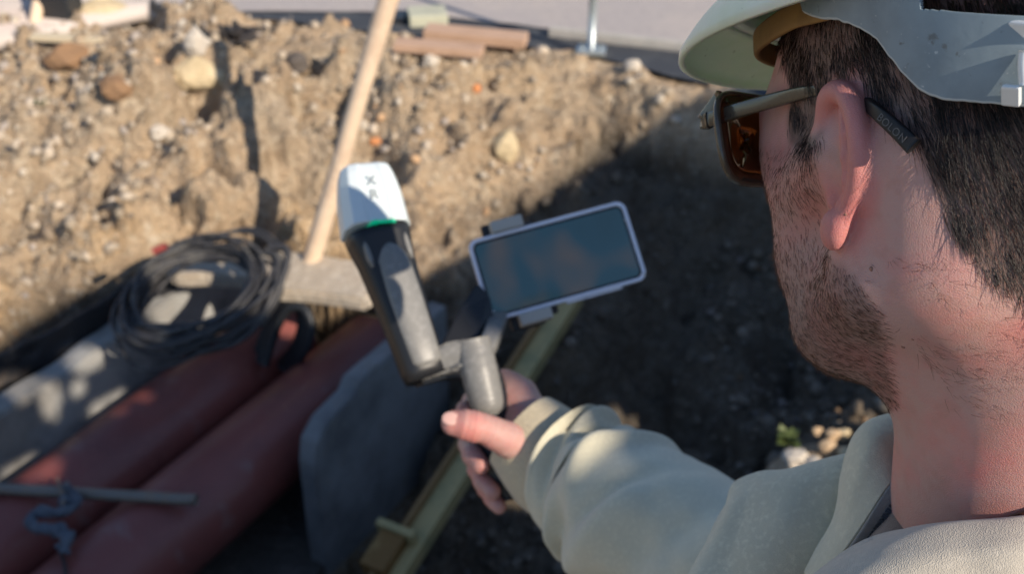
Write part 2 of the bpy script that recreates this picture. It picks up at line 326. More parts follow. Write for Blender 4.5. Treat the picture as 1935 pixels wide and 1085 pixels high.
# ------------------------------------------------------------------ unseen blocker added behind the camera, edge and holes cut to shape the light
SH = nrm(SUN * np.array((1, 1, 0))); SE = np.array((-SH[1], SH[0], 0)); DP = 2.9
def onblocker(p):
    t = (DP - p @ SH) / (SUN @ SH); q = p + SUN * t; return q @ SE, q[2]
def grd(px, py, dz=0.):
    """the ground met by a sight line"""
    r = W(px, py, 1.) - CAM; t = 2.0
    while t < 9:
        p = CAM + r * t
        if p[2] < float(Hgt(np.array([p[0]]), np.array([p[1]]))[0]) + .002: return p + np.array((0, 0, dz))
        t += .01
    return onz(px, py, 0)
SLV = [onblocker(W(*p)) for p in [(1500, 900, .64), (1420, 932, .79), (1300, 893, .87), (1180, 862, .95), (1040, 818, .875 * REACH), (700, 405, .95 * REACH)]]
GE = [onblocker(onz(*p)) for p in [(0, 655, -.3), (220, 520, -.25), (330, 600, -.3), (690, 605, -.3)]] + [onblocker(grd(*p)) for p in [(805, 522), (870, 480), (960, 420), (1060, 352), (1150, 298), (1215, 250), (1262, 205), (1350, 178)]]
e0 = min(a for a, _ in SLV); ec, zc = SLV[-1]; low5 = sorted((a, b + .030) for a, b in SLV[:5])
PR = [(-9, low5[0][1] - 1.5), (e0 - .05, low5[0][1] - 1.35), (e0 - .005, low5[0][1] - .05)] + [q for q in low5 if q[0] < ec + .005] + [(ec + .012, low5[0][1] + .05), (ec + .045, zc + .02)] + sorted(q for q in GE if q[0] > ec + .08) + [(9, GE[-1][1] - .3)]
PROF = PR
HOLES = [(onblocker(grd(1552, 905) + np.array((0, 0, .13))), .26, .13)] + [(onblocker(onz(*p)), rx, rz) for p, rx, rz in [((60, 880, -.50), .075, .04), ((210, 760, -.48), .05, .035), ((248, 745, -.48), .035, .03), ((150, 680, -.42), .08, .05), ((205, 655, -.40), .045, .035), ((15, 735, -.42), .05, .07), ((60, 755, -.5), .035, .08), ((125, 735, -.5), .03, .03), ((380, 585, -.3), .07, .03)]]
ce = .022; E_ = np.arange(-2.0, 6.0, ce); Z_ = np.arange(-.15, 4.2, ce); EE, ZW = np.meshgrid(E_, Z_, indexing='ij')
top = np.interp(E_, [a for a, _ in PROF], [b for _, b in PROF]) + .012 * noise(np.stack([E_, E_ * 0, E_ * 0], -1), 9, 3)
wv = np.minimum(ZW, top[:, None]); Vw = SH * DP + EE[..., None] * SE + wv[..., None] * np.array((0, 0, 1.)); Fw = gridfaces(len(E_), len(Z_))
ctr = np.stack([EE, ZW], -1).reshape(-1, 2)[Fw].mean(1); kill = ctr[:, 1] > np.interp(ctr[:, 0], E_, top) + ce * .5
for (he, hz), rx, rz in HOLES: kill |= ((ctr[:, 0] - he) / rx) ** 2 + ((ctr[:, 1] - hz) / rz) ** 2 + .5 * noise(np.c_[ctr, ctr[:, :1] * 0], 22, 5) < 1
M_BLOCKER = mat('shadow board', (.22, .19, .15), .8, nz=[(4, (.16, .14, .12), .45, .7)], bump=(30, .3, .005))
bw = mesh('wall', Vw.reshape(-1, 3), Fw[~kill], M_BLOCKER, smooth=False); q = bw.modifiers.new('s', 'SOLIDIFY'); q.thickness = .03  # unseen, added only to cast the shadow and let sun patches through
tag(bw, 'tall shadow board put in out of view to throw the big shadow over the trench', 'wall')
# ================================================================== things in and round the trench
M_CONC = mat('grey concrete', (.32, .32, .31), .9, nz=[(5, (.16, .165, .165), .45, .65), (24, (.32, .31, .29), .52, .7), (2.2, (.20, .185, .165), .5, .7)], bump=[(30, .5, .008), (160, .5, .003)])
M_CONCL = mat('pale dusty concrete', (.40, .34, .27), .92, nz=[(6, (.36, .32, .265), .48, .66), (40, (.54, .49, .41), .52, .7)], bump=[(26, .6, .012), (150, .5, .003)])
def rough_prism(name, poly, n, depth, mt, seg=.03, amp=.006, bev=.008, seed=0, parent=None):
    pts = []
    for i in range(len(poly)):
        a, b = np.array(poly[i]), np.array(poly[(i + 1) % len(poly)]); k = max(1, int(np.linalg.norm(b - a) / seg))
        for j in range(k): pts.append(a + (b - a) * j / k)
    pts = np.array(pts); nn = nrm(n); d = np.stack([noise(pts, 14, seed + k) for k in range(3)], -1) * amp; d -= nn * (d @ nn)[:, None]; pts = pts + d
    return prism(name, pts, n, depth, mt, parent, bev)
# channel walls
lw = rough_prism('channel_wall', [ch(.9, -2.585, -1.0), ch(2.55, -2.585, -1.0), ch(2.55, -2.585, -.37), ch(2.1, -2.585, -.35), ch(1.75, -2.585, -.37), ch(.9, -2.585, -.35)], CN, .09, M_CONC, seed=2)
tag(lw, 'long concrete channel wall left of the pipes with sun patches', 'concrete wall')
M_CONCD = mat('dark slab concrete', (.20, .21, .215), .85, nz=[(5, (.12, .125, .13), .45, .65), (24, (.18, .18, .17), .54, .7)], bump=[(30, .5, .008), (160, .5, .003)])  # darker concrete tone for the upright slab
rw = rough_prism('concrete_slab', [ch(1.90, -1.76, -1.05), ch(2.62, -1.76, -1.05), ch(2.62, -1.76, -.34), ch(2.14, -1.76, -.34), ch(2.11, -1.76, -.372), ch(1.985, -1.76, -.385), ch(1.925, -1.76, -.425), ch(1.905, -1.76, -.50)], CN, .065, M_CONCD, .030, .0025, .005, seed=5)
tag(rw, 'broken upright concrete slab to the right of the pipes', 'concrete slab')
# lid over the far end
ld = rough_prism('concrete_cover', [onz(300, 492, -.235), onz(325, 520, -.24), onz(440, 522, -.245), onz(500, 545, -.25), onz(560, 550, -.25), onz(688, 566, -.25), onz(712, 548, -.24), onz(698, 494, -.225), onz(600, 478, -.225), onz(330, 455, -.225)], (0, 0, 1), .05, M_CONCL, .035, .010, .010, seed=9)
tag(ld, 'pale dusty concrete lid over the far ends of the pipes', 'concrete slab')
# pipes
M_PIPE = mat('red brown pipe jacket', (.205, .062, .053), .46, nz=[(3, (.15, .05, .045), .45, .65), (7, (.22, .12, .11), .60, .72), (45, (.21, .08, .065), .56, .7)], bump=(60, .15, .002), coat=.1)
M_STEEL = mat('bare steel', (.35, .35, .36), .45, metal=.9, bump=(80, .3, .002)); M_FOAM = mat('pipe foam', (.55, .42, .18), .9)
def pipe(n_, s0, s1, label, zc=-.615, r=.146):
    t = thing('pipe', ch((s0 + s1) / 2, n_, zc), label, 'pipe', 'district heating pipes in the trench')
    P = np.linspace(ch(s0, n_, zc), ch(s1, n_, zc), 60); V, F = tube_geo(P, r, 64, cap=False); mesh('jacket', V, F, M_PIPE, t)
    for q_ in (s0, s1):
        V, F = tube_geo(np.linspace(ch(q_ - .01, n_, zc), ch(q_ + .01, n_, zc), 2), r * .985, 48); mesh('insulation', V, F, M_FOAM, t)
        V, F = tube_geo(np.linspace(ch(q_ - .08 * (q_ == s0), n_, zc), ch(q_ + .08 * (q_ == s1), n_, zc), 2), r * .5, 32); mesh('steel_core', V, F, M_STEEL, t)
    return t
pipe(-2.393, 1.02, 2.52, 'red brown pipe beside the left concrete wall, under the coil'); pipe(-2.045, 1.02, 2.60, 'red brown pipe next to the broken upright concrete slab')
# channel floor
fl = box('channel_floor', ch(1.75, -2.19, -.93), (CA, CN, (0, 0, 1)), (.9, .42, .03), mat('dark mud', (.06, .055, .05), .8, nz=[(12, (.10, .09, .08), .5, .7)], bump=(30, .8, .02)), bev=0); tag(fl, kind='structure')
# steel rod across the pipes with a blue rag
M_ROD = mat('dull steel rod', (.20, .18, .155), .5, metal=.35, nz=[(30, (.26, .19, .13), .5, .7)], bump=(200, .3, .001))
ra, rb = onz(-120, 918, -.452), onz(372, 946, -.452)
rod = tube('steel_rod', np.linspace(ra, rb, 20), .0165, M_ROD, nv=24); tag(rod, 'dull straight steel rod lying across the two red brown pipes', 'rod')
M_RAG = mat('faded blue cloth', (.085, .10, .125), .9, nz=[(30, (.12, .14, .165), .45, .65)], bump=(60, .6, .01))
rc = onz(100, 935, -.44)
def rag_geo():
    parts = []; r_ = np.random.default_rng(3); 
    path = [onz(118, 938, -.425), onz(126, 955, -.44), onz(106, 972, -.425), onz(72, 970, -.43), onz(58, 990, -.43), onz(86, 1004, -.425), onz(112, 1000, -.43), onz(128, 1020, -.43), onz(110, 1038, -.45)]
    Pp = catmull(np.array(path), 70); parts.append(tube_geo(Pp, .010 + .006 * np.abs(np.sin(np.arange(70) * .33)), 12))
    Pp2 = catmull(np.array(path[::-1]) + r_.normal(0, .012, (9, 3)) + np.array((.006, .0, .008)), 70); parts.append(tube_geo(Pp2, .008 + .006 * np.abs(np.cos(np.arange(70) * .41)), 12)); return parts
Vr, Fr = join(rag_geo()); Vr = Vr + fbm(Vr, 40, 3, 6)[:, None] * .006; rg_ = mesh('rag', Vr, Fr, M_RAG); tag(rg_, 'crumpled faded blue rag knotted below the steel rod', 'rag')
ti = tube('wire_tie', [onz(108, 905, -.44), onz(114, 925, -.425), onz(120, 945, -.425), onz(116, 962, -.44)], .004, mat('rusty wire', (.30, .22, .16), .6, metal=.5), nv=8, n=24); tag(ti, 'short rusty wire tie looped over the steel rod', 'wire')
wr_ = tube('wire', [onz(112, 1036, -.45), onz(120, 1060, -.455), onz(124, 1090, -.46), onz(122, 1150, -.47)], .005, M_TIPW if 'M_TIPW' in globals() else mat('black wire', (.02, .02, .022), .5), nv=8, n=24); tag(wr_, 'thin black wire hanging down from the blue rag', 'wire')
# black cable coil and hose
M_CAB = mat('dusty black cable', (.040, .040, .044), .48, nz=[(14, (.12, .115, .105), .54, .70)], bump=(120, .3, .001)); M_HOSE = mat('black ribbed hose', (.018, .021, .026), .45)
cc = W(372, 556, 3.50); e1 = nrm(cx_ + .20 * cy_); e2 = nrm(cy_ * .80 + cz_ * .62); cn = np.cross(e1, e2)
parts = []; r2 = np.random.default_rng(12)
for k in range(15):
    a0 = r2.uniform(0, 6.28); th = np.linspace(0, 2 * math.pi, 90, endpoint=True) + a0; rr = .205 + r2.normal(0, .030); el = 1 + r2.normal(0, .04); tl_ = r2.normal(0, .10, 2); ofs = r2.normal(0, .017, 3)
    w1 = r2.uniform(0, 6.28, 2); R_ = rr * (1 + .035 * np.sin(2 * th + w1[0]) + .018 * np.sin(5 * th + w1[1]))
    Pc_ = cc + ofs + (R_ * np.cos(th) * el)[:, None] * e1 + (R_ * np.sin(th) * .86)[:, None] * e2 + (R_ * (tl_[0] * np.cos(th) + tl_[1] * np.sin(th)) + .018 * np.sin(3 * th + w1[0]))[:, None] * cn
    parts.append(tube_geo(Pc_, .0068, 8))
tail = catmull(np.array([W(500, 470, 3.52), W(528, 480, 3.5), W(522, 540, 3.46), W(490, 600, 3.44), W(440, 640, 3.42), W(380, 655, 3.40), W(320, 650, 3.40)]), 60)
for q in range(4): parts.append(tube_geo(tail + r2.normal(0, .012, 3) + fbm(tail, 6, 2, q) [:, None] * .02, .010, 8))
Vq, Fq = join(parts); coil = thing('cable_coil', cc, 'big loose coil of dusty black cable leaning over the left pipe', 'cable coil'); mesh('loops', Vq, Fq, M_CAB, coil)
for (px, py, a) in ((302, 470, .5), (408, 654, .45)):
    c = W(px, py, 3.42); tube('red_tape', [c - (cx_ * .02 + cy_ * .009), c, c + (cx_ * .02 + cy_ * .009)], .0115, mat('red tape', (.30, .06, .05), .5), coil, nv=12, n=8)
hs = []
for k in range(3):
    hp = catmull(np.array([W(500, 690, 3.75), W(520, 625, 3.72), W(545, 585, 3.68), W(575, 585, 3.66), W(588, 620, 3.66), W(575, 665, 3.70), W(545, 700, 3.8)]) + k * np.array((-.022, .035, -.014)), 70)
    hs.append(tube_geo(hp, .016 + .0015 * np.sin(np.arange(70) * 2.2), 12))
Vh, Fh = join(hs); ho = mesh('hose', Vh, Fh, M_HOSE); tag(ho, 'bent black ribbed hose looping down between the two pipes', 'hose')
# cable under the lid edge, thick black membrane along the left wall
mp = [[onz(-300, 800, -.30), onz(0, 668, -.30), onz(160, 585, -.28), onz(300, 500, -.24), onz(420, 462, -.22)], [onz(-300, 860, -.42), onz(0, 735, -.42), onz(150, 655, -.40), onz(290, 570, -.36), onz(400, 520, -.30)]]
Gm = np.array(mp); Gm = catmull(Gm, 12); Gm = np.swapaxes(catmull(np.swapaxes(Gm, 0, 1), 80), 0, 1); Gm = Gm + fbm(Gm, 9, 3, 9)[..., None] * np.array((.5, -.5, 1)) * .022
M_MEMB = mat('black membrane', (.020, .020, .023), .6, nz=[(8, (.10, .075, .055), .56, .7)], bump=(20, .6, .01))
mm = mesh('membrane', Gm.reshape(-1, 3), gridfaces(12, 80), M_MEMB); q = mm.modifiers.new('s', 'SOLIDIFY'); q.thickness = .008; tag(mm, 'strip of black membrane along the top of the left concrete wall', 'membrane')
# timber strut
M_WOODY = mat('weathered yellow green timber', (.42, .33, .15), .75, nz=[(9, (.27, .25, .12), .45, .65), (40, (.42, .34, .16), .5, .7)], bump=(70, .4, .003))
M_WOOD = mat('bare pale wood', (.70, .54, .39), .7, nz=[(6, (.62, .46, .33), .45, .65), (50, (.78, .62, .46), .52, .7)], bump=(80, .3, .002))
ba, bb = onz(722, 1130, -.72), onz(1085, 560, -.42); bd_ = nrm(bb - ba); bs = nrm(np.cross(bd_, (0, 0, 1))); bu = np.cross(bs, bd_)
strut = thing('timber_strut', ba, 'long yellowish timber strut lying across the dark trench floor', 'timber')
box('beam', (ba + bb) / 2, (bd_, bs, bu), (np.linalg.norm(bb - ba) / 2, (.033), .030), M_WOODY, strut, bev=.006)
box('rail', (ba + bb) / 2 - bs * .040 + bu * .02, (bd_, bs, bu), (np.linalg.norm(bb - ba) / 2 * .98, .009, .034), mat('dark edge timber', (.22, .13, .05), .75, bump=(60, .4, .003)), strut, bev=.003)
wc = onz(726, 1050, -.655); box('wedge', wc, (bd_, bs, bu), (.062, .040, .030), mat('brown wedge', (.20, .105, .03), .75, nz=[(20, (.27, .17, .06), .5, .7)]), strut, bev=.005)
box('wedge_rim', wc + bd_ * .074, (bd_, bs, bu), (.012, .062, .040), M_WOODY, strut, bev=.004)
# leaning pole
pb = onz(590, 486, -.225) ; pt = W(735, 0, 3.45); pd = nrm(pt - pb); pe = pb + pd * 2.3; pole = None
PP = np.linspace(pb - pd * .06, pe, 40); PP += fbm(PP, 2, 2, 3)[:, None] * .006
pole = tube('wooden_pole', PP, (.030) + .002 * np.sin(np.arange(40) * .5), M_WOOD, nv=20); tag(pole, 'long bare wooden pole leaning up from the concrete lid', 'pole')
# far stake
sa = onz(58, 82, .03); sd_ = W(75, -10, 4.85); st = nrm(sd_ - sa); Ps = np.linspace(sa - st * .05, sa + st * .9, 20)
stk = tube('wooden_stake', Ps, .026, M_WOOD, nv=16); tag(stk, 'short bare wooden stake standing at the edge of the pavement, top left', 'stake')
# block and planks on the far bank
M_BLK = mat('pale green concrete block', (.50, .50, .38), .9, nz=[(10, (.42, .42, .33), .45, .65)], bump=(60, .6, .004)); M_PLK = mat('reddish plank', (.50, .33, .23), .75, nz=[(8, (.42, .27, .18), .45, .65)], bump=(60, .3, .003))
g1 = grd(805, 74); ux = nrm(np.array((1, -.12, 0))); uy = np.array((.12, 1, 0)); uz = np.array((0, 0, 1.))
blk = box('concrete_block', g1 + uz * .055 + uy * .05, (nrm(ux + uy * .3), nrm(uy - ux * .3), uz), (.085, .075, .062), M_BLK, bev=.006); tag(blk, 'pale greenish concrete block on the far edge of the bank, beside the planks', 'concrete block')
dk = box('rubber_block', g1 + uz * .045 + uy * .06 - ux * .15, (ux, uy, uz), (.055, .06, .048), M_HOSE, bev=.006); tag(dk, 'small dark rubber block left of the pale concrete block', 'rubber block')
g2 = grd(900, 92); pl1 = box('plank', g2 + uz * .058, (nrm(np.array((1, -.16, -.04))), nrm(np.array((.16, 1, 0))), uz), (.215, .055, .020), M_PLK, bev=.004); tag(pl1, 'reddish plank lying on top, right of the concrete block', 'plank', 'planks by the concrete block')
g3 = grd(830, 96); pl2 = box('plank', g3 + uz * .014, (nrm(np.array((1, -.14, -.03))), nrm(np.array((.14, 1, 0))), uz), (.175, .045, .016), M_PLK, bev=.004); tag(pl2, 'lower reddish plank in front of the concrete block', 'plank', 'planks by the concrete block')
g4 = grd(966, 96); pl3 = box('timber_offcut', g4 + uz * .03, (nrm(np.array((.3, 1, 0))), nrm(np.array((1, -.3, 0))), uz), (.06, .022, .035), M_PLK, bev=.004); tag(pl3, 'short timber offcut under the right end of the upper plank', 'timber')
# posts of the barrier on the dark strip
M_GALV = mat('galvanised steel', (.42, .47, .49), .4, metal=.6, bump=(60, .2, .001))
def post(px, py, h, label):
    b = onz(px, py, .02); t = thing('barrier_post', b, label, 'post', 'steel barrier posts at the road edge')
    tube('tube', np.linspace(b, b + uz * h, 6), .017, M_GALV, t, nv=16); box('foot', b + uz * .008, (ux, uy, uz), (.06, .045, .008), M_GALV, t, bev=.002)
    for s in (-1, 1):
        bo = tube('bolt', np.linspace(b + ux * .038 * s + uz * .012, b + ux * .038 * s + uz * .032, 3), .009, M_GALV, t, nv=6)
post(1117, 98, 1.1, 'galvanised barrier post standing in the dark strip, left of the hard hat')
# pale boulder, upright slab, rubber foot, slats on the upper left bank
def rock(name, c, r, mt, label, cat='stone', seed=0, rot=0., group=None):
    V = I2 * 1.; V = V * (1 + .28 * noise(V, 1.3, seed)[:, None] + .10 * noise(V, 3.1, seed + 1)[:, None]); pl = np.round(V * 3.2) / 3.2; V = V * .55 + pl * .45
    cr, sr = math.cos(rot), math.sin(rot); V = V * np.array(r); V = np.stack([V[:, 0] * cr - V[:, 1] * sr, V[:, 0] * sr + V[:, 1] * cr, V[:, 2]], -1) + np.asarray(c)
    b = bmesh.new(); vs = [b.verts.new(v) for v in V]; [b.faces.new([vs[i] for i in f]) for f in I2F]; bmesh.ops.subdivide_edges(b, edges=b.edges[:], cuts=1, use_grid_fill=True, smooth=.4)
    V = np.array([v.co[:] for v in b.verts]); F = [[v.index for v in f.verts] for f in b.faces]; b.free(); V = V + noise(V, 60, seed)[:, None] * .003
    o = mesh(name, V, F, mt, None, False); tag(o, label, cat, group); return o
M_SANDS = mat('yellow sandstone', (.58, .47, .30), .9, nz=[(14, (.48, .38, .23), .45, .65)], bump=(50, .7, .006)); M_PALE = mat('pale limestone', (.56, .50, .42), .9, nz=[(16, (.46, .41, .35), .45, .65)], bump=(50, .6, .005))
M_BRK = mat('orange brick', (.60, .25, .10), .9, bump=(60, .6, .004)); M_DSTN = mat('dark stone', (.10, .085, .075), .85, bump=(40, .6, .005)); M_BRN = mat('brown clod', (.26, .155, .085), .95, bump=(40, .7, .008))
for a in [((192, 34), (.135, .09, .06), M_SANDS, 'large flat yellow stone at the top left between pavement and bank', 1, .2), ((282, 34), (.04, .04, .035), M_PALE, 'round white stone right of the large flat yellow stone', 2, 0),
          ((378, 150), (.095, .06, .06), M_SANDS, 'yellow angular stone at the top of the pole shadow', 3, .3), ((898, 171), (.022, .02, .02), M_BRK, 'small orange brick crumb below the planks', 4, 0), ((872, 122), (.028, .025, .024), M_PALE, 'white pebble under the lower plank', 5, 0),
          ((815, 118), (.036, .03, .028), M_PALE, 'grey white pebble below the concrete block', 6, .5), ((220, 175), (.06, .05, .045), M_BRN, 'dark brown earth clod beside the split slat', 7, 0), ((955, 290), (.05, .04, .07), M_SANDS, 'tall tan stone in the middle of the sunny bank', 8, 0),
          ((1195, 130), (.035, .03, .03), M_PALE, 'pale stone at the right end of the sunny bank below the dark strip', 9, 0), ((300, 255), (.034, .03, .028), M_PALE, 'white stone in the middle of the left bank', 10, 0), ((130, 115), (.10, .07, .05), M_BRN, 'low brown clod below the pavement edge', 11, .3),
          ((560, 125), (.05, .045, .04), M_DSTN, 'dark stone on the bank left of the leaning pole', 12, 0), ((712, 270), (.028, .024, .02), M_BRK, 'orange brick crumb just right of the leaning pole', 13, 0)]:
    g = grd(*a[0]); rock('stone', g + uz * a[1][2] * .35, a[1], a[2], a[3], seed=a[4] * 7, rot=a[5])
g = grd(375, 100); rock('upright_stone', g + uz * .04, (.045, .04, .06), M_PALE, 'upright pale stone with a dark gap on its left, upper left bank', seed=90)
g = grd(115, 34); rf = box('rubber_weight', g + uz * .06, (nrm(ux - uy * .2), uy, uz), (.09, .07, .06), M_HOSE, bev=.010); tag(rf, 'black rubber barrier foot between the stake and the yellow stone', 'rubber weight')
g = grd(182, 198); gb = grd(140, 160); ga = grd(232, 240); sl_d = nrm(ga - gb); sl1 = box('wood_slat', (ga + gb) / 2 + uz * .03, (sl_d, nrm(np.cross(uz, sl_d)), np.cross(sl_d, nrm(np.cross(uz, sl_d)))), (.15, .024, .008), mat('grey split wood', (.52, .43, .32), .8, bump=(60, .4, .003)), bev=.003); tag(sl1, 'grey split slat stuck slantwise in the left bank', 'slat')
g = grd(130, 80); sl2 = box('board', g + uz * .02, (ux, uy, uz), (.15, .03, .010), mat('pale board', (.62, .52, .36), .8, bump=(60, .4, .003)), bev=.003); tag(sl2, 'pale flat board along the pavement edge, upper left', 'board')
# tangled rusty wire hole
g = grd(452, 84); tw = []
for k in range(7):
    q = catmull(g + np.array([(r2.normal(0, .05), r2.normal(0, .05), .02 + abs(r2.normal(0, .03))) for _ in range(6)]), 40); tw.append(tube_geo(q, .008, 8))
Vw_, Fw_ = join(tw); tg = mesh('wire_tangle', Vw_, Fw_, mat('black rubber scraps', (.03, .026, .026), .6)); tag(tg, 'tangle of black wire on the bank near the top left', 'wire')
# sunlit rubble and weeds behind the shoulder
M_RUB = mat('tan rubble', (.55, .40, .25), .9, nz=[(20, (.42, .28, .16), .45, .65)], bump=(50, .6, .005))
g0 = grd(1552, 905); mound = fbm(I2, 2, 2, 3)[:, None] * .12 * I2 + I2
md = mesh('rubble_heap', mound * np.array((.17, .13, .12)) + g0 - uz * .02 + cy_ * 0, I2F, M_DIRT, None, True); q = md.modifiers.new('s', 'SUBSURF'); q.levels = q.render_levels = 2; tag(md, 'small earth heap carrying the sunlit rubble left of the collar', 'earth heap')
for k, (dx, dy, dz, r, mt, lb) in enumerate([(-.085, -.02, .09, .036, M_PALE, 'white rubble stone beside the weeds, left of the collar'), (-.045, -.05, .095, .026, M_PALE, 'second pale rubble stone, touching the white one left of the collar'), (.0, .0, .115, .027, M_RUB, 'tan rubble stone in the middle of the heap by the collar'), (.045, -.02, .11, .024, M_SANDS, 'yellowish rubble stone on the heap near the collar'), (.02, .03, .135, .022, M_RUB, 'topmost tan rubble stone of the heap by the collar'), (-.02, .05, .13, .018, M_RUB, 'small tan rubble stone at the back of the heap'), (.08, .01, .09, .028, M_RUB, 'tan rubble stone nearest the collar'), (.055, .05, .12, .020, M_SANDS, 'small yellowish rubble stone behind the one nearest the collar')]):
    rock('rubble_stone', g0 + np.array((dx, dy, dz)), (r, r * .8, r * .75), mt, lb, seed=200 + k * 5)
M_LEAF = mat('green leaf', (.075, .105, .03), .6, nz=[(30, (.14, .17, .05), .45, .65)])
def weed(px, py, n, label, sz=.035, at=None):
    g = grd(px, py) if at is None else at; t = thing('weed', g, label, 'weed', 'small weeds'); Vl, Fl = [], []; rr = np.random.default_rng(int(px))
    for k in range(n):
        a = rr.uniform(0, 6.28); tilt = rr.uniform(.3, 1.2); d = np.array((math.cos(a) * math.sin(tilt), math.sin(a) * math.sin(tilt), math.cos(tilt))); L = sz * rr.uniform(.6, 1.3); s = nrm(np.cross(d, uz)) * L * .22
        b = len(Vl); o = g + rr.normal(0, .01, 3) * np.array((1, 1, .2)); m = o + d * L * .5 + uz * .004; e = o + d * L - uz * L * .15; Vl += [o, m - s, e, m + s, m + uz * L * .05]; Fl += [[b, b + 1, b + 4], [b, b + 4, b + 3], [b + 1, b + 2, b + 4], [b + 4, b + 2, b + 3]]
    mesh('leaves', Vl, Fl, M_LEAF, t); tube('stem', [g - uz * .01, g + uz * sz * .6], .002, M_LEAF, t, nv=6, n=5)
weed(1500, 862, 40, 'green weed by the white rubble stone near the collar', .05, g0 + np.array((-.10, .05, .09))); weed(82, 200, 16, 'small green weed on the sunny bank at the far left', .035)
# ------------------------------------------------------------------ measuring device
M_DGREY = mat('grey device plastic', (.19, .187, .178), .42, nz=[(200, (.25, .245, .235), .5, .7)], bump=(900, .1, .0003)); M_DBLK = mat('black device rubber', (.014, .015, .018), .42)
M_CAPW = mat('white antenna dome', (.62, .69, .71), .35, sss=(.15, (.6, .8, 1), .004)); M_GREEN = mat('green ring', (.0, .30, .16), .3, emit=((.0, .5, .25), .35)); M_LOGO = mat('dark logo print', (.27, .30, .31), .5)
DD = .945
dev = thing('measuring_device', W(870, 690, DD), 'handheld measuring device with white domed antenna, grey column and pistol grip', 'measuring device')
# antenna axes: along (down the picture), across, toward the viewer
cap_t, cap_b, col_b = P2C(688, 322, .950), P2C(711, 439, .932), P2C(800, 700, .905)
def axes_at(a, b):
    d = nrm(c2w(b) - c2w(a)); v = nrm(CAM - c2w(a)); v = nrm(v - d * (v @ d)); return d, np.cross(d, v), v
capd, capx, capv = axes_at(cap_t, cap_b)
if capx @ cx_ < 0: capx = -capx
ry = R(-14); capx, capv = capx * math.cos(ry) + capv * math.sin(ry), capv * math.cos(ry) - capx * math.sin(ry)
def loft(name, rows, ax, mt, parent, cap=True, smooth=False):
    """rows: (centre world, half width, half depth, profile list of unit (x,y))"""
    V = []; m = len(rows[0][3])
    for c, hw_, hd, pr in rows: V += [c + ax[0] * p[0] * hw_ + ax[1] * p[1] * hd for p in pr]
    F = gridfaces(len(rows), m, True).tolist()
    if cap: F += [list(range(m))[::-1], [(len(rows) - 1) * m + j for j in range(m)]]
    o = mesh(name, V, F, mt, parent, smooth); b = bmesh.new(); b.from_mesh(o.data); bmesh.ops.recalc_face_normals(b, faces=b.faces[:]); b.to_mesh(o.data); b.free(); return o
facet = [(-1, .35), (-.78, .88), (-.42, 1.0), (-.30, .93), (.30, .93), (.42, 1.0), (.80, .86), (1, .35), (1, -.6), (.6, -1), (-.6, -1), (-1, -.6)]
T0, B0 = c2w(cap_t), c2w(cap_b); rows = []
for t, w_, h_ in [(-.04, .012, .008), (-.015, .0185, .0130), (.03, .0215, .016), (.16, .0232, .019), (.34, .0250, .021), (.5, .0262, .022), (.8, .0270, .0232), (1.0, .0276, .0238)]:
    rows.append((T0 + (B0 - T0) * t, w_, h_, facet))
dome = loft('antenna_dome', rows, (capx, capv), M_CAPW, dev); q = dome.modifiers.new('b', 'BEVEL'); q.width = .0016; q.segments = 3; q.limit_method = 'ANGLE'; q.angle_limit = R(18)
loft('green_ring', [(B0 - capd * .0003 + capv * .0015 + capx * .002, .013, .0238, facet), (B0 + capd * .0022 + capv * .0015 + capx * .002, .0125, .0236, facet)], (capx, capv), M_GREEN, dev)
for i, (tx, dy) in enumerate((('X', .40), ('R', .62))):
    pz = T0 + (B0 - T0) * (dy - .04) + capv * (.0232 * .93 - .0006) + capx * -.001
    # lies flush on the tapering front face
    dn = nrm((B0 - T0) + capv * .004); X_ = capx; Y_ = -dn; Z_ = nrm(np.cross(X_, Y_)); Z_ = Z_ * np.sign(Z_ @ capv); pz = pz + Z_ * .0012
    text_obj(tx, .0125, Matrix.Translation(Vector(pz)) @ Matrix([[X_[0], Y_[0], Z_[0]], [X_[1], Y_[1], Z_[1]], [X_[2], Y_[2], Z_[2]]]).to_4x4(), M_LOGO, dev)
# column: black body with a grey front spine
colT = B0 + capd * .001; colB = c2w(col_b); cdn = nrm(colB - colT)
rnd = [(math.cos(a) if abs(math.cos(a)) > 1e-9 else 0, math.sin(a)) for a in np.linspace(0, 2 * math.pi, 32, endpoint=False)]
sq = [(np.sign(x) * abs(x) ** .7, np.sign(y) * abs(y) ** .7) for x, y in rnd]
colx = nrm(capx - cdn * (capx @ cdn)); colv = np.cross(colx, cdn); colv = colv * np.sign(colv @ capv)
rows = [(colT + (colB - colT) * t, w_, h_, sq) for t, w_, h_ in [(0, .0268, .0225), (.06, .0262, .022), (.2, .0232, .020), (.45, .0208, .019), (.75, .0188, .018), (1.0, .0180, .017), (1.06, .0165, .015)]]
loft('column', rows, (colx, colv), M_DBLK, dev, smooth=True)
rows = [(colT + (colB - colT) * t + colv * o_ + colx * .001, w_, .010, sq) for t, w_, o_ in [(.13, .004, .0105), (.17, .009, .0125), (.24, .0138, .0125), (.5, .0142, .0120), (.8, .0135, .0110), (.97, .0125, .0105), (1.0, .009, .009)]]
loft('front_spine', rows, (colx, colv), M_DGREY, dev, smooth=True)
for s in (-1, 1):
    rows = [(colT + (colB - colT) * t + colv * .013 + colx * s * .0165, w_, .006, sq) for t, w_ in [(.08, .0016), (.12, .0030), (.20, .0028), (.27, .0012)]]
    loft('side_rib', rows, (colx, colv), M_DGREY, dev, smooth=True)
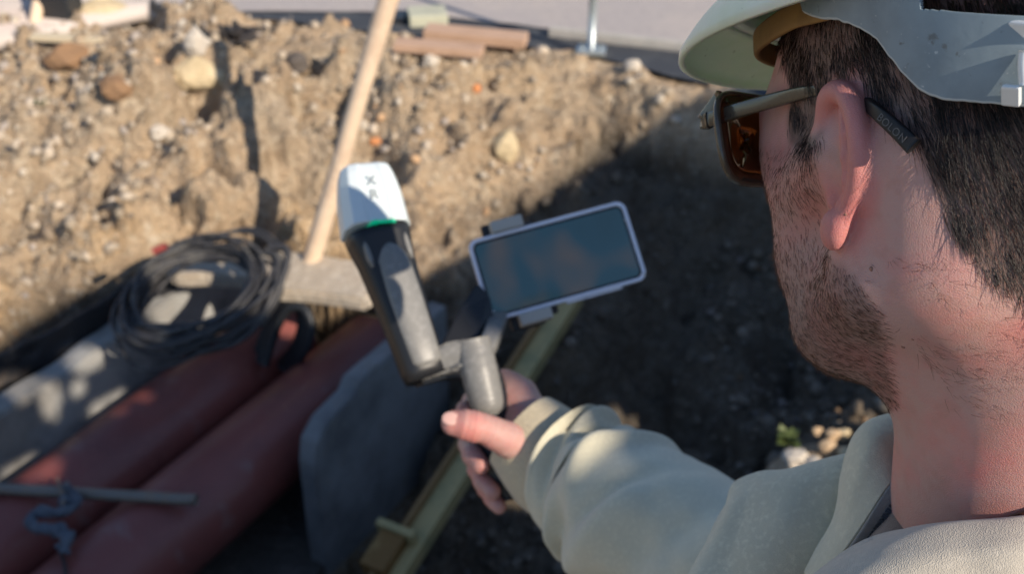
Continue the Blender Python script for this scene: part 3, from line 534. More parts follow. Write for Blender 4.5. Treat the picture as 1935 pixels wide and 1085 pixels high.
# bridge from the column to the grip
bp1 = [W(773, 672, .905), W(806, 664, .900), W(836, 652, .900), W(866, 645, .902), W(905, 640, .905)]; bp2 = [W(792, 716, .905), W(822, 706, .900), W(848, 697, .900), W(874, 700, .902), W(905, 705, .905)]
Cb = catmull((np.array(bp1) + np.array(bp2)) / 2, 24); Hb = catmull(np.linalg.norm(np.array(bp1) - np.array(bp2), axis=1).reshape(-1, 1) / 2, 24)[:, 0]
nB = nrm(colv + .25 * cx_); prism('bridge', [W(776, 676, .900), W(806, 668, .897), W(838, 648, .895), (W(872, 640, .894)), W(900, 640, .893), W(908, 668, .893), W(900, 700, .893), W(866, 698, .894), W(846, 701, .896), W(822, 712, .897), W(793, 718, .900)], nB, .020, M_DGREY, dev, .0028)
prism('bridge_base', [W(778, 690, .912), W(860, 655, .908), W(900, 655, .905), W(905, 712, .905), W(850, 712, .908), W(797, 727, .912)], nB, .018, M_DBLK, dev, .002)
# grip
GP = catmull(np.array([W(892, 643, .905), W(896, 660, .904), W(905, 700, .900), W(916, 745, .898), W(922, 768, .897), W(924, 782, .897)]), 40)
gr_ = mesh('grip', *tube_geo(GP, catmull(np.array([[.0142], [.0144], [.0148], [.0140], [.0125], [.0085]]), 40)[:, 0] * (1 + .012 * np.sin(np.arange(40) * 2.1)), 28), M_DGREY, dev)
GL = catmull(np.array([W(905, 690, .917), W(925, 760, .915), W(938, 830, .913), W(952, 900, .910), W(962, 945, .908)]), 30)
mesh('lower_grip', *tube_geo(GL, catmull(np.array([[.015], [.0165], [.0155], [.0145], [.009]]), 30)[:, 0], 24), M_DBLK, dev)
# arm to the phone clamp
prism('mount_plate', [W(833, 652, .925), W(868, 585, .945), W(902, 535, .965), W(925, 560, .965), W(940, 628, .950), W(905, 640, .930)], -cz_, .006, M_DBLK, dev, .0015)
mesh('mount_arm', *tube_geo(catmull(np.array([W(915, 668, .905), W(928, 640, .925), W(938, 612, .955), W(946, 590, 1.005)]), 24), 1, 16, up=cx_, hw=(np.full(24, .0075), np.full(24, .006))), M_DGREY, dev)
# ------------------------------------------------------------------ smartphone
PT = [W(878, 455, .985), W(1180, 380, 1.005), W(1222, 525, .995), W(930, 612, .975)]; pcn = sum(PT) / 4
pX = nrm((PT[1] - PT[0]) + (PT[2] - PT[3])); pZ = nrm(np.cross(pX, (PT[0] - PT[3]) + (PT[1] - PT[2]))); pZ = pZ * np.sign(pZ @ (CAM - pcn)); pY = np.cross(pZ, pX)
pw_ = (np.linalg.norm(PT[1] - PT[0]) + np.linalg.norm(PT[2] - PT[3])) / 4; ph_ = (abs((PT[0] - PT[3]) @ pY) + abs((PT[1] - PT[2]) @ pY)) / 4
phone = thing('smartphone', pcn, 'smartphone in a clear bumper case clamped to the device, lit teal screen', 'smartphone')
M_CASE = mat('clear bumper', (.80, .82, .92), .10, trans=.12, coat=.5, ior=1.45); M_PH = mat('phone body', (.015, .016, .02), .2)
def rrect(w_, h_, r, n=8):
    return [(sx_ * (w_ - r) + r * math.cos(a), sy_ * (h_ - r) + r * math.sin(a)) for sx_, sy_, a0 in ((1, 1, 0), (-1, 1, 90), (-1, -1, 180), (1, -1, 270)) for a in np.radians(np.linspace(a0, a0 + 90, n))]
def plate(name, w_, h_, r, z0, z1, mt, parent, hole=None):
    o = np.array(rrect(w_, h_, r)); m = len(o); P3 = lambda q, z: pcn + q[:, :1] * pX + q[:, 1:] * pY + pZ * z
    if hole is None:
        V = np.vstack([P3(o, z1), P3(o, z0)]); F = [list(range(m)), [m + j for j in range(m)][::-1]] + [[j, m + j, m + (j + 1) % m, (j + 1) % m] for j in range(m)]
    else:
        i = np.array(rrect(*hole)); V = np.vstack([P3(o, z1), P3(i, z1), P3(i, z0), P3(o, z0)]); F = gridfaces(4, m, True).tolist() + [[3 * m + j, 3 * m + (j + 1) % m, (j + 1) % m, j] for j in range(m)]
    ob = mesh(name, V, F, mt, parent, False); q = ob.modifiers.new('b', 'BEVEL'); q.width = .0008; q.segments = 2; q.limit_method = 'ANGLE'; return ob
plate('bumper', pw_, ph_, .0085, -.007, .0015, M_CASE, phone, (pw_ - .0033, ph_ - .0033, .006))
pbody = plate('phone_body', pw_ - .0035, ph_ - .0035, .006, -.006, -.0005, M_PH, phone)
M_SCR = mat('lit phone screen', (.012, .03, .04), .06, nz=None, coat=.3)
N_ = M_SCR.node_tree.nodes; L_ = M_SCR.node_tree.links; b_ = N_['Principled BSDF']; tc = N_.new('ShaderNodeTexCoord'); mp_ = N_.new('ShaderNodeMapping'); mp_.inputs['Scale'].default_value = (1, 1, .5); L_.new(tc.outputs['Object'], mp_.inputs[0])
t_ = N_.new('ShaderNodeTexNoise'); t_.inputs['Scale'].default_value = 16; t_.inputs['Detail'].default_value = 2; L_.new(mp_.outputs[0], t_.inputs['Vector'])
cr_ = N_.new('ShaderNodeValToRGB'); cr_.color_ramp.elements[0].position = .38; cr_.color_ramp.elements[0].color = (.020, .060, .085, 1); cr_.color_ramp.elements[1].position = .66; cr_.color_ramp.elements[1].color = (.115, .100, .090, 1); e_ = cr_.color_ramp.elements.new(.52); e_.color = (.022, .070, .105, 1)  # brown ramp tones paint a dim reflection into the screen's emission
L_.new(t_.outputs['Fac'], cr_.inputs[0]); L_.new(cr_.outputs[0], b_.inputs['Emission Color']); b_.inputs['Emission Strength'].default_value = .32
plate('screen', pw_ - .0052, ph_ - .0052, .0045, -.0005, .0003, M_SCR, pbody)
M_SCW = mat('polished screw', (.9, .9, .9), .12, metal=1)
for (u, v) in ((.955, .52), (.975, -.88), (-.955, -.38), (-.945, -.80), (.93, .90)):
    c = pcn + pX * u * pw_ * .99 + pY * v * ph_ * .97 + pZ * .0018; b2 = bmesh.new(); bmesh.ops.create_uvsphere(b2, u_segments=12, v_segments=8, radius=.0013); Vs_ = np.array([q.co[:] for q in b2.verts]) + c; Fs_ = [[q.index for q in f.verts] for f in b2.faces]; b2.free(); mesh('screw', Vs_, Fs_, M_SCW, phone)
for (u, ln_) in ((.10, .010), (.28, .008), (.50, .012)):
    box('side_button', pcn + pX * u * pw_ - pY * (ph_ + .0008) - pZ * .003, (pX, pY, pZ), (ln_, .0012, .002), M_CASE, phone, bev=.0006)
# clamp jaws belong to the device
M_JAW = mat('beige clamp jaw', (.42, .40, .36), .55)
for (px, py, s) in ((957, 424, 1), (1010, 598, -1)):
    c = W(px, py, .990 if s > 0 else .985); c = c - pZ * ((c - pcn) @ pZ) - pZ * .002; q = (c - pcn) @ pY; c = c + pY * (s * (ph_ + .0055) - q)
    box('clamp_jaw', c, (pX, pY, pZ), (.0145, .0052, .0075), M_JAW, dev, bev=.0015)
    box('jaw_back', c - pZ * .011 - pX * .006, (pX, pY, pZ), (.0150, .0065, .005), M_DBLK, dev, bev=.0015)
box('clamp_back', pcn - pX * .025 - pZ * .013, (pX, pY, pZ), (.015, ph_ + .006, .004), M_DBLK, dev, bev=.002)

# true size: a 16 cm phone and the device held a little over a metre from the eye
dev.location = Vector(W(870, 690, DD * REACH)); dev.scale = (REACH,) * 3
pq = w2px(pcn); phone.location = Vector(W(pq[0], pq[1], pq[2] * REACH)); phone.scale = (REACH,) * 3
# ------------------------------------------------------------------ the man: head frame
YAW = R(25)
HMc = np.array((.203, .0466, .483))                                   # head centre in camera axes
f_c = nrm((-math.sin(YAW), -.03, math.cos(YAW))); u_c = nrm(np.array((0.0, 1, .0)) - f_c * f_c[1]); l_c = np.cross(u_c, f_c)
A_c2w = np.array([cx_, cy_, cz_])
HF, HL, HU = f_c @ A_c2w, l_c @ A_c2w, u_c @ A_c2w
HL = -HL if (HL @ (c2w(P2C(967, 542, .5)) - c2w(HMc)) * 0 + l_c[0]) > 0 else HL
HM = c2w(HMc); HR = np.array([HF, HL, HU])                            # rows: forward, left, up
def h2w(p): return HM + np.asarray(p, float) @ HR
def w2h(p): return (np.asarray(p, float) - HM) @ HR.T
# neck end points in head space
NB = w2h(c2w(np.array((.243, -.150, .560))))
def ear_terms(P, side):
    """signed distance of one ear; P in head space (side +1 left)"""
    Q = P * np.array((1, side, 1), P.dtype); al = R(EAR_A)
    wv = np.array((-math.cos(al), math.sin(al), 0)); nv = np.array((math.sin(al), math.cos(al), 0)); O = np.array((.0175, .0715, .0005))
    q = Q - O.astype(P.dtype); E = np.stack([q @ wv.astype(P.dtype), q[..., 2], q @ nv.astype(P.dtype)], -1) * (1000 / .95)
    ol = [(3, -1, 1), (0, 9, 1), (-1, 18, 1.5), (2, 26, 2), (8, 31.5, 2.5), (15, 33, 2), (22, 30, 1), (26.5, 23, 0), (28.5, 14, -.5), (28, 4, -1), (25, -6, -1.5), (19, -15, -1), (14, -22, 0)]
    rr = [1.6, 2.2, 3.0, 4.4, 5.2, 5.2, 4.8, 4.5, 4.2, 4.0, 3.6, 3.6, 4.4]
    C = catmull(np.c_[np.array(ol, float), rr], 26); d = None
    for k in range(25):
        s = s_cap(E, C[k, :3], C[k + 1, :3], C[k, 3], C[k + 1, 3]); d = s if d is None else np.minimum(d, s)
    sheet = s_ell(E, (13, 6, -2.5), (15, 25, 1.7)); d = smin(d, sheet, 3.)
    ah = [(18, 24, .5), (21, 14, 1), (20.5, 4, 1), (18, -5, .5), (13, -13, 1)]
    for k in range(4): d = smin(d, s_cap(E, ah[k], ah[k + 1], 2.4, 2.4), 2.)
    bowl = s_ell(E, (13, 0, -9), (15, 18, 12)); hol = s_ell(E, (9, 1, 2), (10.5, 15, 9.5)); d = smin(d, bowl, 3.); d = smax(d, -hol, 2.)
    d = smin(d, s_ell(E, (20, -4, -9), (10, 17, 7)), 2.)
    d = smin(d, s_ell(E, (9, -25, 2.2), (8.2, 9.0, 5.4)), 3.5)
    d = smin(d, s_cap(E, (2, -1, -1), (3, -13, -1), 3., 3.5), 3.)                       # tragus and its foot
    return d * .95 / 1000
EAR_A = 19
def head_sdf(P, ears=True):
    A = np.abs(P[..., 1:2]); S = np.concatenate([P[..., 0:1], A, P[..., 2:3]], -1)
    d = s_ell(S, (-.012, 0, .052), (.100, .0745, .085))
    d = smin(d, s_ell(S, (.045, 0, .05), (.058, .060, .062)), .02)                        # forehead
    d = smin(d, s_ell(S, (.040, 0, -.020), (.052, .056, .068)), .02)                      # mid face
    d = smin(d, s_cap(S, (.014, .053, -.046), (.056, .036, -.062), .0165, .0165), .022); d = smin(d, s_cap(S, (.056, .036, -.062), (.078, .012, -.070), .0165, .0165), .012)   # jaw
    d = smin(d, s_cap(S, (.010, .055, -.045), (.012, .060, .005), .012, .010), .02)       # ramus
    d = smin(d, s_cap(S, (.080, .0, -.072), (.080, .010, -.070), .0165, .014), .012)      # chin
    d = smin(d, s_cap(S, (.062, .0495, .000), (.020, .067, .010), .0135, .010), .018)       # cheekbone
    d = smin(d, s_ell(S, (.074, .0465, .022), (.018, .0105, .030)), .012)                  # side of the eye socket
    d = smin(d, s_ell(S, (.068, .034, -.028), (.022, .020, .026)), .015)                  # cheek
    d = smin(d, s_ell(S, (.030, 0, -.060), (.050, .043, .026)), .02)                      # under the jaw
    d = smin(d, s_cap(S, (.096, .010, .038), (.088, .040, .040), .008, .008), .01)        # brow
    d = smax(d, -s_ell(S, (.108, .032, .020), (.016, .017, .012)), .012)
    d = smin(d, s_ell(S, (.085, .031, .018), (.0135, .0135, .0135)), .004)                # eye under lid
    d = smin(d, s_cap(S, (.098, 0, .030), (.122, 0, -.018), .007, .010), .010)            # nose
    d = smin(d, s_ell(S, (.110, .011, -.022), (.012, .009, .008)), .006)
    d = smin(d, s_cap(S, (.100, 0, -.045), (.094, .018, -.047), .0065, .004), .006)       # lips
    d = smin(d, s_cap(S, (.099, 0, -.055), (.093, .016, -.053), .007, .004), .005)
    n0 = (-.030, 0, -.015); nb = NB
    neck = s_cap(P, (-.030, 0, -.010), nb, .0525, .0570)
    d = smin(d, neck, .028)
    d = smin(d, s_cap(S, (-.018, .042, -.040), (-.016, .052, .000), .022, .018), .03)    # mastoid
    out = d
    for s in ((1, -1) if ears else ()):
        m = np.abs(P - np.array((-.008, s * .08, 0), P.dtype)).max(-1) < .05
        if m.any():
            km = (.0014 + .0036 * np.clip((P[m][:, 2] + .016) / .012, 0, 1)).astype(np.float32); out[m] = smin(out[m], ear_terms(P[m], s), km)
    return out
def head_dist(p, ears=True): return head_sdf(np.asarray(p, np.float32).reshape(-1, 3), ears)
def onhead(px, py, off=0.0, d0=.30, ears=False):
    """point where the sight line of (px, py) meets the head grown by off"""
    t = d0; r = W(px, py, 1.) - CAM; rl = np.linalg.norm(r)
    for _ in range(90):
        d = float(head_dist(w2h(CAM + r * t), ears)[0]) - off
        if d < 1e-4: break
        t += max(d * .7 / rl, 2e-5)
        if t > 1.2: return None
    return CAM + r * t
V, F = build_sdf(head_sdf, (-.125, -.112, -.235), (.14, .112, .142), .0012)
V = relax(V, F, 1)
headV, headF = V.copy(), F
def inpoly(px, py, poly):
    x, y = np.asarray(px), np.asarray(py); r = np.zeros(x.shape, bool); n = len(poly)
    for i in range(n):
        (x1, y1), (x2, y2) = poly[i], poly[(i + 1) % n]
        c = ((y1 > y) != (y2 > y)) & (x < (x2 - x1) * (y - y1) / ((y2 - y1) or 1e-9) + x1); r ^= c
    return r
def side_px(ph):
    """a head-space point, mirrored to the left side, as it lies beside the ear in the picture plan"""
    q = np.array(ph, float); q[..., 1] = np.abs(q[..., 1]); return w2px(h2w(q))
HAIRP = [(1462, 40), (1478, 90), (1487, 130), (1496, 175), (1488, 225), (1492, 272), (1528, 292), (1556, 250), (1566, 205), (1600, 150), (1640, 178), (1672, 205), (1700, 232), (1728, 262), (1746, 300), (1762, 345), (1782, 400), (1812, 455), (1850, 508), (1900, 548), (1960, 580), (2100, 600), (2700, 500), (2700, -900), (1300, -900), (1380, -100)]
BEARDP = [(1380, 270), (1490, 278), (1532, 286), (1550, 330), (1548, 400), (1568, 462), (1600, 505), (1640, 560), (1664, 610), (1672, 665), (1682, 715), (1690, 760), (1640, 800), (1300, 900), (1300, 420), (1425, 330)]
# ---- body mesh: head, ears and neck here; hands and wrists join below
VW = h2w(headV)
sx, sy, _ = side_px(headV)
earm = np.zeros(len(headV))
ear_d = np.minimum(ear_terms(headV.astype(np.float32), 1), ear_terms(headV.astype(np.float32), -1))
earm = np.clip(1 - ear_d / .004, 0, 1) * (np.abs(headV[:, 0]) < .05)
scalp = (inpoly(sx, sy, HAIRP) & ~((headV[:, 0] > .075) & (headV[:, 2] < .075))).astype(float) * (earm < .3)
bx = inpoly(sx, sy, BEARDP) & (headV[:, 2] < .03) & (headV[:, 0] > -.02)
bx &= ~((headV[:, 0] > .05) & (np.abs(headV[:, 1]) < .05) & (headV[:, 2] > -.018)) & ~((headV[:, 0] > .095) & (np.abs(headV[:, 1]) < .02) & (headV[:, 2] > -.060) & (headV[:, 2] < -.040))
beardv = bx.astype(float) * (earm < .2)
SKIN = dict(rough=.48)
def skin_mat():
    m = mat('skin', (.49, .29, .255), .47, nz=[(22, (.56, .215, .19), .45, .68), (90, (.44, .23, .19), .5, .8)],
            bump=[(1700, .6, .0006), (420, .12, .0005), (60, .08, .002)], sss=(.30, (1.0, .30, .16), .0022))
    N = m.node_tree.nodes; L = m.node_tree.links; b = N['Principled BSDF']; cur = b.inputs['Base Color'].links[0].from_socket
    for nm, c, amt in (('ear', (.58, .14, .13), .5), ('stubble', (.07, .052, .04), .75)):
        a = N.new('ShaderNodeAttribute'); a.attribute_name = nm; mu = N.new('ShaderNodeMath'); mu.operation = 'MULTIPLY'; mu.inputs[1].default_value = amt
        L.new(a.outputs['Fac'], mu.inputs[0]); mx = N.new('ShaderNodeMix'); mx.data_type = 'RGBA'; L.new(mu.outputs[0], mx.inputs[0]); L.new(cur, mx.inputs[6]); mx.inputs[7].default_value = (*c, 1); cur = mx.outputs[2]
    L.new(cur, b.inputs['Base Color']); return m
M_SKIN = skin_mat()
stub = np.maximum(scalp, beardv * (.24 + .50 * np.clip((-.025 - headV[:, 2]) / .03, 0, 1)))
def smooth_attr(a, F, it=2):
    for _ in range(it):
        s = np.zeros(len(a)); n = np.zeros(len(a)); fm = a[F].mean(1)
        for k in range(4): np.add.at(s, F[:, k], fm); np.add.at(n, F[:, k], 1)
        a = s / np.maximum(n, 1)
    return a
body_parts = [(VW, headF, smooth_attr(earm, headF), smooth_attr(stub, headF, 3))]
# ---- strands
def strands(name, roots, dirs, nrmls, length, radius, npt, mt, parent, curl=.25, lift=.25, droop=0., clump=60, seed=0):
    n = len(roots); P = np.zeros((n, npt, 3)); P[:, 0] = roots - nrmls * .0006
    L = (length * rng.uniform(.6, 1.15, n)) if np.ndim(length) == 0 else length
    d = nrm(dirs + nrmls * lift + rng.normal(0, curl * .45, (n, 3)))
    wob = np.stack([noise(roots, clump, seed + 11 * k) for k in range(3)], -1) * curl
    for k in range(1, npt):
        t = k / (npt - 1); dd = nrm(d + wob * (.5 + t) - nrmls * lift * t * droop + rng.normal(0, curl * .12, (n, 3)))
        P[:, k] = P[:, k - 1] + dd * (L / (npt - 1))[:, None]
    c = bpy.data.hair_curves.new(name); c.add_curves([npt] * n)
    c.attributes['position'].data.foreach_set('vector', P.reshape(-1).astype(np.float32))
    rad = np.tile(radius * (1 - .75 * np.linspace(0, 1, npt) ** 2), (n, 1)) * rng.uniform(.75, 1.2, (n, 1))
    a = c.attributes.new('radius', 'FLOAT', 'POINT'); a.data.foreach_set('value', rad.ravel().astype(np.float32))
    o = bpy.data.objects.new(name, c); return link(o, parent, mt)
def sample(V, F, wgt, n):
    a, b, c, d = (V[F[:, k]] for k in range(4)); N = np.cross(c - a, d - b); ar = np.linalg.norm(N, axis=1) * .5; N = nrm(N)
    p = ar * wgt[F].mean(1); p = p / p.sum(); i = rng.choice(len(F), n, p=p); u, v = rng.random((2, n, 1))
    X = (a[i] * (1 - u) + b[i] * u) * (1 - v) + (d[i] * (1 - u) + c[i] * u) * v; return X, N[i]
def hair_mat(name, mel, red, rough=.3, tint=(1, 1, 1)):
    m = bpy.data.materials.new(name); m.use_nodes = True; N = m.node_tree.nodes; N.remove(N['Principled BSDF'])
    h = N.new('ShaderNodeBsdfHairPrincipled'); h.parametrization = 'MELANIN'; h.inputs['Melanin'].default_value = mel; h.inputs['Melanin Redness'].default_value = red
    h.inputs['Roughness'].default_value = rough; h.inputs['Radial Roughness'].default_value = .5; h.inputs['Random Color'].default_value = .12
    m.node_tree.links.new(h.outputs[0], N['Material Output'].inputs[0]); return m
M_HAIR = hair_mat('dark brown hair', .995, .25); M_BEARD = hair_mat('brown beard hair', .86, .12, .38); M_FUZZ = hair_mat('neck hair', .93, .6)
person = thing('person', (float(HM[0]), float(HM[1]), -.15), 'man in a white hard hat, sunglasses and pale hoodie holding up the measuring device', 'person')
vis = lambda X, N: ((CAM - X) * N).sum(1) > -.03
def head_dirs(X, fx, fy, fz):
    """direction field given in head axes (functions of head coords), tangential"""
    p = w2h(X); s = np.sign(p[:, 1]); return p, s
# scalp
wS = scalp * (headV[:, 2] < .125); X, N = sample(VW, headF, wS, 72000)
p = w2h(X); s = np.sign(p[:, 1] + 1e-6); top = np.clip((p[:, 2] - .02) / .08, 0, 1)
D = np.stack([-.35 + .25 * (p[:, 0] > .03) - .1 * top, -s * .28 * np.clip((-p[:, 0] - .02) / .05, 0, 1) * np.clip(.05 - p[:, 2], 0, .1) * 14, -1 + 0 * top], -1)
D = nrm(D) @ HR; D = nrm(D - N * (D * N).sum(1, keepdims=True))
ed = noise(X, 150, 3) * .3
L = np.where(p[:, 0] > .012, .0075, .0105 + .0065 * np.clip(-p[:, 0] / .06, 0, 1)) * rng.uniform(.5, 1.35, len(X)) * (1 + .25 * noise(X, 90, 8))
L = L * (1 - .35 * np.clip((-.0 - p[:, 2]) / .03, 0, 1))
under = p[:, 2] > .062 - .0 * p[:, 0]
L = np.where(under, np.minimum(L, .008), L)
hair = strands('hair', X, D, N, L, .000085, 6, M_HAIR, person, curl=.20, lift=.26, droop=1.0, clump=110)
# beard
wB = beardv * np.clip(.75 + .5 * np.clip((.0 - headV[:, 2]) / .04, 0, 1), 0, 1)
X, N = sample(VW, headF, wB, 50000)
p = w2h(X); s = np.sign(p[:, 1] + 1e-6); low = np.clip((-.02 - p[:, 2]) / .04, 0, 1)
D = np.stack([-.15 - .75 * low, 0 * s, -1 + .35 * low], -1); D = nrm(D) @ HR; D = nrm(D - N * (D * N).sum(1, keepdims=True))
keep = rng.random(len(X)) > .35 * (p[:, 2] > -.02)
X, N, D = X[keep], N[keep], D[keep]
beard = strands('beard', X, D, N, (.0056), .000066, 5, M_BEARD, person, curl=.20, lift=.24, droop=.9, clump=900, seed=5)
# moustache ends past the cheek
X, N = sample(VW, headF, ((headV[:, 0] > .085) & (np.abs(headV[:, 1]) < .034) & (headV[:, 2] < -.022) & (headV[:, 2] > -.043)).astype(float) + 1e-9, 1500)
p = w2h(X); s = np.sign(p[:, 1] + 1e-6); D = np.stack([.1 + 0 * s, s * .9, -.6 + 0 * s], -1); D = nrm(D) @ HR
strands('moustache', X, D, N, .010, .00006, 5, M_BEARD, person, curl=.3, lift=.25, droop=1, clump=200, seed=7)
# sparse neck hairs and nape edge
nk = ((scalp < .5) & (beardv < .5) & (earm < .05) & (headV[:, 0] < .0) & (headV[:, 2] < -.035)).astype(float)
X, N = sample(VW, headF, nk * np.clip(.35 + noise(VW, 35, 4), 0, 1) * np.clip((headV[:, 2] + .2) / .15, .25, 1), 1900)
p = w2h(X); s = np.sign(p[:, 1] + 1e-6); D = np.stack([-.75 + 0 * s, -.1 * s, -.45 + 0 * s], -1); D = nrm(D) @ HR; D = nrm(D - N * (D * N).sum(1, keepdims=True))
strands('neck_hair', X, D, N, .0075, .00005, 6, M_FUZZ, person, curl=.55, lift=.22, droop=1.2, clump=240, seed=13)
# moles
M_MOLE = mat('mole', (.24, .115, .08), .6)
for px, py, r in ((1648, 508, .0011), (1707, 655, .0009), (1725, 641, .0006), (1598, 405, .0006)):
    c = onhead(px, py, -.0002, .33, True); nv_ = nrm(CAM - c); b = bmesh.new(); bmesh.ops.create_uvsphere(b, u_segments=12, v_segments=8, radius=r); v = np.array([q.co[:] for q in b.verts]); f = [[q.index for q in g_.verts] for g_ in b.faces]; b.free()
    v = v - nv_ * (v @ nv_)[:, None] * .6; mesh('mole', v + c, f, M_MOLE, person)
# ------------------------------------------------------------------ sunglasses
M_FRAME = mat('smoky frame plastic', (.075, .060, .042), .25, nz=[(60, (.12, .10, .075), .45, .7)], coat=.25, trans=.3, ior=1.49)
M_TIP = mat('black temple tip', (.008, .007, .008), .5, coat=0)
M_LENS = mat('brown tinted lens', (.16, .042, .008), .03, trans=.75, ior=1.5)
M_LENS.node_tree.nodes['Principled BSDF'].inputs['Specular IOR Level'].default_value = .6
M_PRINT = mat('grey print', (.10, .092, .09), .5)
glasses = thing('sunglasses', h2w((.1, 0, .02)), 'smoky framed sunglasses with brown lenses worn on the man\'s ears', 'sunglasses')
def lens_outline(s, grow=0., n=64):
    t = np.linspace(0, 2 * math.pi, n, endpoint=False); e = .62
    yy = np.sign(np.cos(t)) * np.abs(np.cos(t)) ** e; zz = np.sign(np.sin(t)) * np.abs(np.sin(t)) ** e
    w_ = .0285 + grow; h_ = .0218 + grow
    y = .0480 + yy * w_ * (1 + .10 * zz) ; z = .0285 + zz * h_ - .0015 * yy
    x = .1085 - 5.0 * (y - .01) ** 2 + .10 * (z - .02) 
    return np.stack([x, s * y, z], -1)
for s in (1, -1):
    O = lens_outline(s); V, F = tube_geo(np.vstack([O, O[:1]]), .0022, 10, cap=False)
    Oc = h2w(O)
    fr = mesh('lens_rim', *tube_geo(np.vstack([Oc, Oc[:2]]), .0018, 10, cap=False), M_FRAME, glasses)
    rings = [Oc]; c = h2w(np.array((.1105, s * .0480, .0285)))
    G = [h2w(lens_outline(s) * k + (1 - k) * np.array((.1085, s * .0480, .0285))) for k in (1, .7, .35, .02)]
    ln = mesh('lens', np.vstack(G), gridfaces(4, 64, True), M_LENS, fr); so_ = ln.modifiers.new('s', 'SOLIDIFY'); so_.thickness = .0018
br = tube('bridge', [h2w((.1085, .0185, .034)), h2w((.113, 0, .037)), h2w((.1085, -.0185, .034))], .0022, M_FRAME, glasses, n=14)
hinge = W(1334, 228, .5475)
tl = [hinge, W(1400, 207, .527), W(1470, 187, .507), W(1535, 172, .486), W(1592, 169, .470), W(1612, 178, .466)]
tipA = onhead(1650, 205, .0035); tipB = onhead(1695, 245, .0035); tipC = onhead(1727, 277, .0032)
hx = w2h(hinge)
for s in (1, -1):
    flip = (lambda P: P) if s == 1 else (lambda P: np.array([h2w(w2h(q) * np.array((1, -1, 1))) for q in P]))
    P = catmull(flip(np.array(tl)), 30); t = np.linspace(0, 1, 30)
    tm = tube('temple', P, 1, M_FRAME, glasses, nv=20, up=HU, hw=(.0037 - .0009 * t - .0006 * np.exp(-((t - .75) / .2) ** 2), .0019 + 0 * t))
    Q = catmull(flip(np.array([tl[-1], W(1624, 186, .464), tipA, tipB, tipC])), 30)
    tp = tube('temple_tip', Q, 1, M_TIP, tm, nv=20, up=HU, hw=(.0026 + .0008 * t ** 2, .0016 + 0 * t))
    if s == 1: nearQ = Q; ntip = tp
    hb = flip(np.array([hinge]))[0]; rimc = h2w(lens_outline(s)[4]) 
    rk = h2w(lens_outline(s)); rk = rk[((rk - hb) ** 2).sum(1).argmin()]; tube('hinge_block', [hb - HF * .003, hb + HF * .001, (hb + rk) / 2 + HF * .001, rk], 1, M_FRAME, glasses, nv=16, n=12, up=HU, hw=(np.full(12, .0040), np.full(12, .0022)))
# letters on the near tip
Qm = nearQ; Td = nrm(Qm[24] - Qm[18]); Up = nrm(HU - Td * (HU @ Td)); Nn = np.cross(Td, Up)
pos = Qm[21] - Up * .0004 + Nn * .00175
text_obj('BOLON', .0042, Matrix.Translation(Vector(pos)) @ Matrix([[Td[0], Up[0], Nn[0]], [Td[1], Up[1], Nn[1]], [Td[2], Up[2], Nn[2]]]).to_4x4(), M_PRINT, ntip)
# ------------------------------------------------------------------ hard hat
M_SHELL = mat('white helmet plastic', (.72, .74, .70), .34, nz=[(30, (.60, .62, .57), .5, .75), (260, (.42, .40, .35), .66, .72)], bump=(220, .12, .0005), sss=(.25, (.6, 1, .5), .004))
M_BRIM = mat('translucent white brim', (.74, .78, .66), .36, nz=[(14, (.60, .66, .50), .5, .75), (240, (.40, .40, .30), .67, .72)], bump=(180, .12, .0006), sss=(.4, (.6, 1, .45), .006))
M_STRAP = mat('grey harness plastic', (.20, .26, .30), .42, nz=[(5, (.25, .31, .34), .4, .7), (45, (.16, .205, .235), .45, .75), (150, (.13, .15, .16), .64, .70), (400, (.45, .49, .50), .66, .74)], bump=[(350, .18, .0004), (30, .3, .0012)])
M_EDGE = mat('pale moulded edge', (.42, .46, .47), .4)
M_BAND = mat('ochre sweat band', (.27, .15, .045), .6, nz=[(70, (.19, .10, .03), .45, .7)], bump=(500, .3, .0006))
M_CLIP = mat('white plastic clip', (.72, .75, .76), .3, coat=.2)
hat = thing('hard_hat', h2w((0, 0, .09)), 'white hard hat with grey nape strap on the man\'s head', 'hard hat')
def rim(a):
    ca, sa = np.cos(a), np.sin(a); fr = np.clip(ca, 0, 1)
    x = ca * np.where(ca > 0, .124, .122) + .046 * fr ** 1.3; y = sa * .098 * (1 + .25 * fr * np.abs(sa))
    z = .070 + .004 * fr ** 2 ; return x, y, z
na, nt_ = 120, 26; aa = np.linspace(0, 2 * math.pi, na, endpoint=False); rows = []
for k in range(nt_):
    t = k / (nt_ - 1); ca, sa = np.cos(aa), np.sin(aa)
    dome = np.stack([ca * .121 * math.cos(t * math.pi / 2) ** .75, sa * .100 * math.cos(t * math.pi / 2) ** .75, .088 + .078 * math.sin(t * math.pi / 2) + 0 * ca], -1)
    dome[:, 2] += .004 * np.exp(-(dome[:, 1] / .018) ** 2) * math.sin(t * math.pi)
    rows.append(dome)
x, y, z = rim(aa); R0 = np.stack([x, y, z], -1); pre = []
for k in range(7):
    q = k / 7.; m = R0 * (1 - q) + rows[0] * q; m[:, 2] = R0[:, 2] * (1 - q) + rows[0][:, 2] * q + .006 * math.sin(q * math.pi) * np.clip(np.cos(aa), 0, 1); pre.append(m)
lip = R0.copy(); lip[:, 2] -= .004; lip[:, :2] *= 1.004; G = [lip] + pre + rows
sh = mesh('shell', h2w(np.vstack(G[7:])), gridfaces(len(G) - 7, na, True), M_SHELL, hat); q = sh.modifiers.new('s', 'SOLIDIFY'); q.thickness = .0022
bm_ = mesh('brim', h2w(np.vstack(G[:8])), gridfaces(8, na, True), M_BRIM, hat); q = bm_.modifiers.new('s', 'SOLIDIFY'); q.thickness = .0030
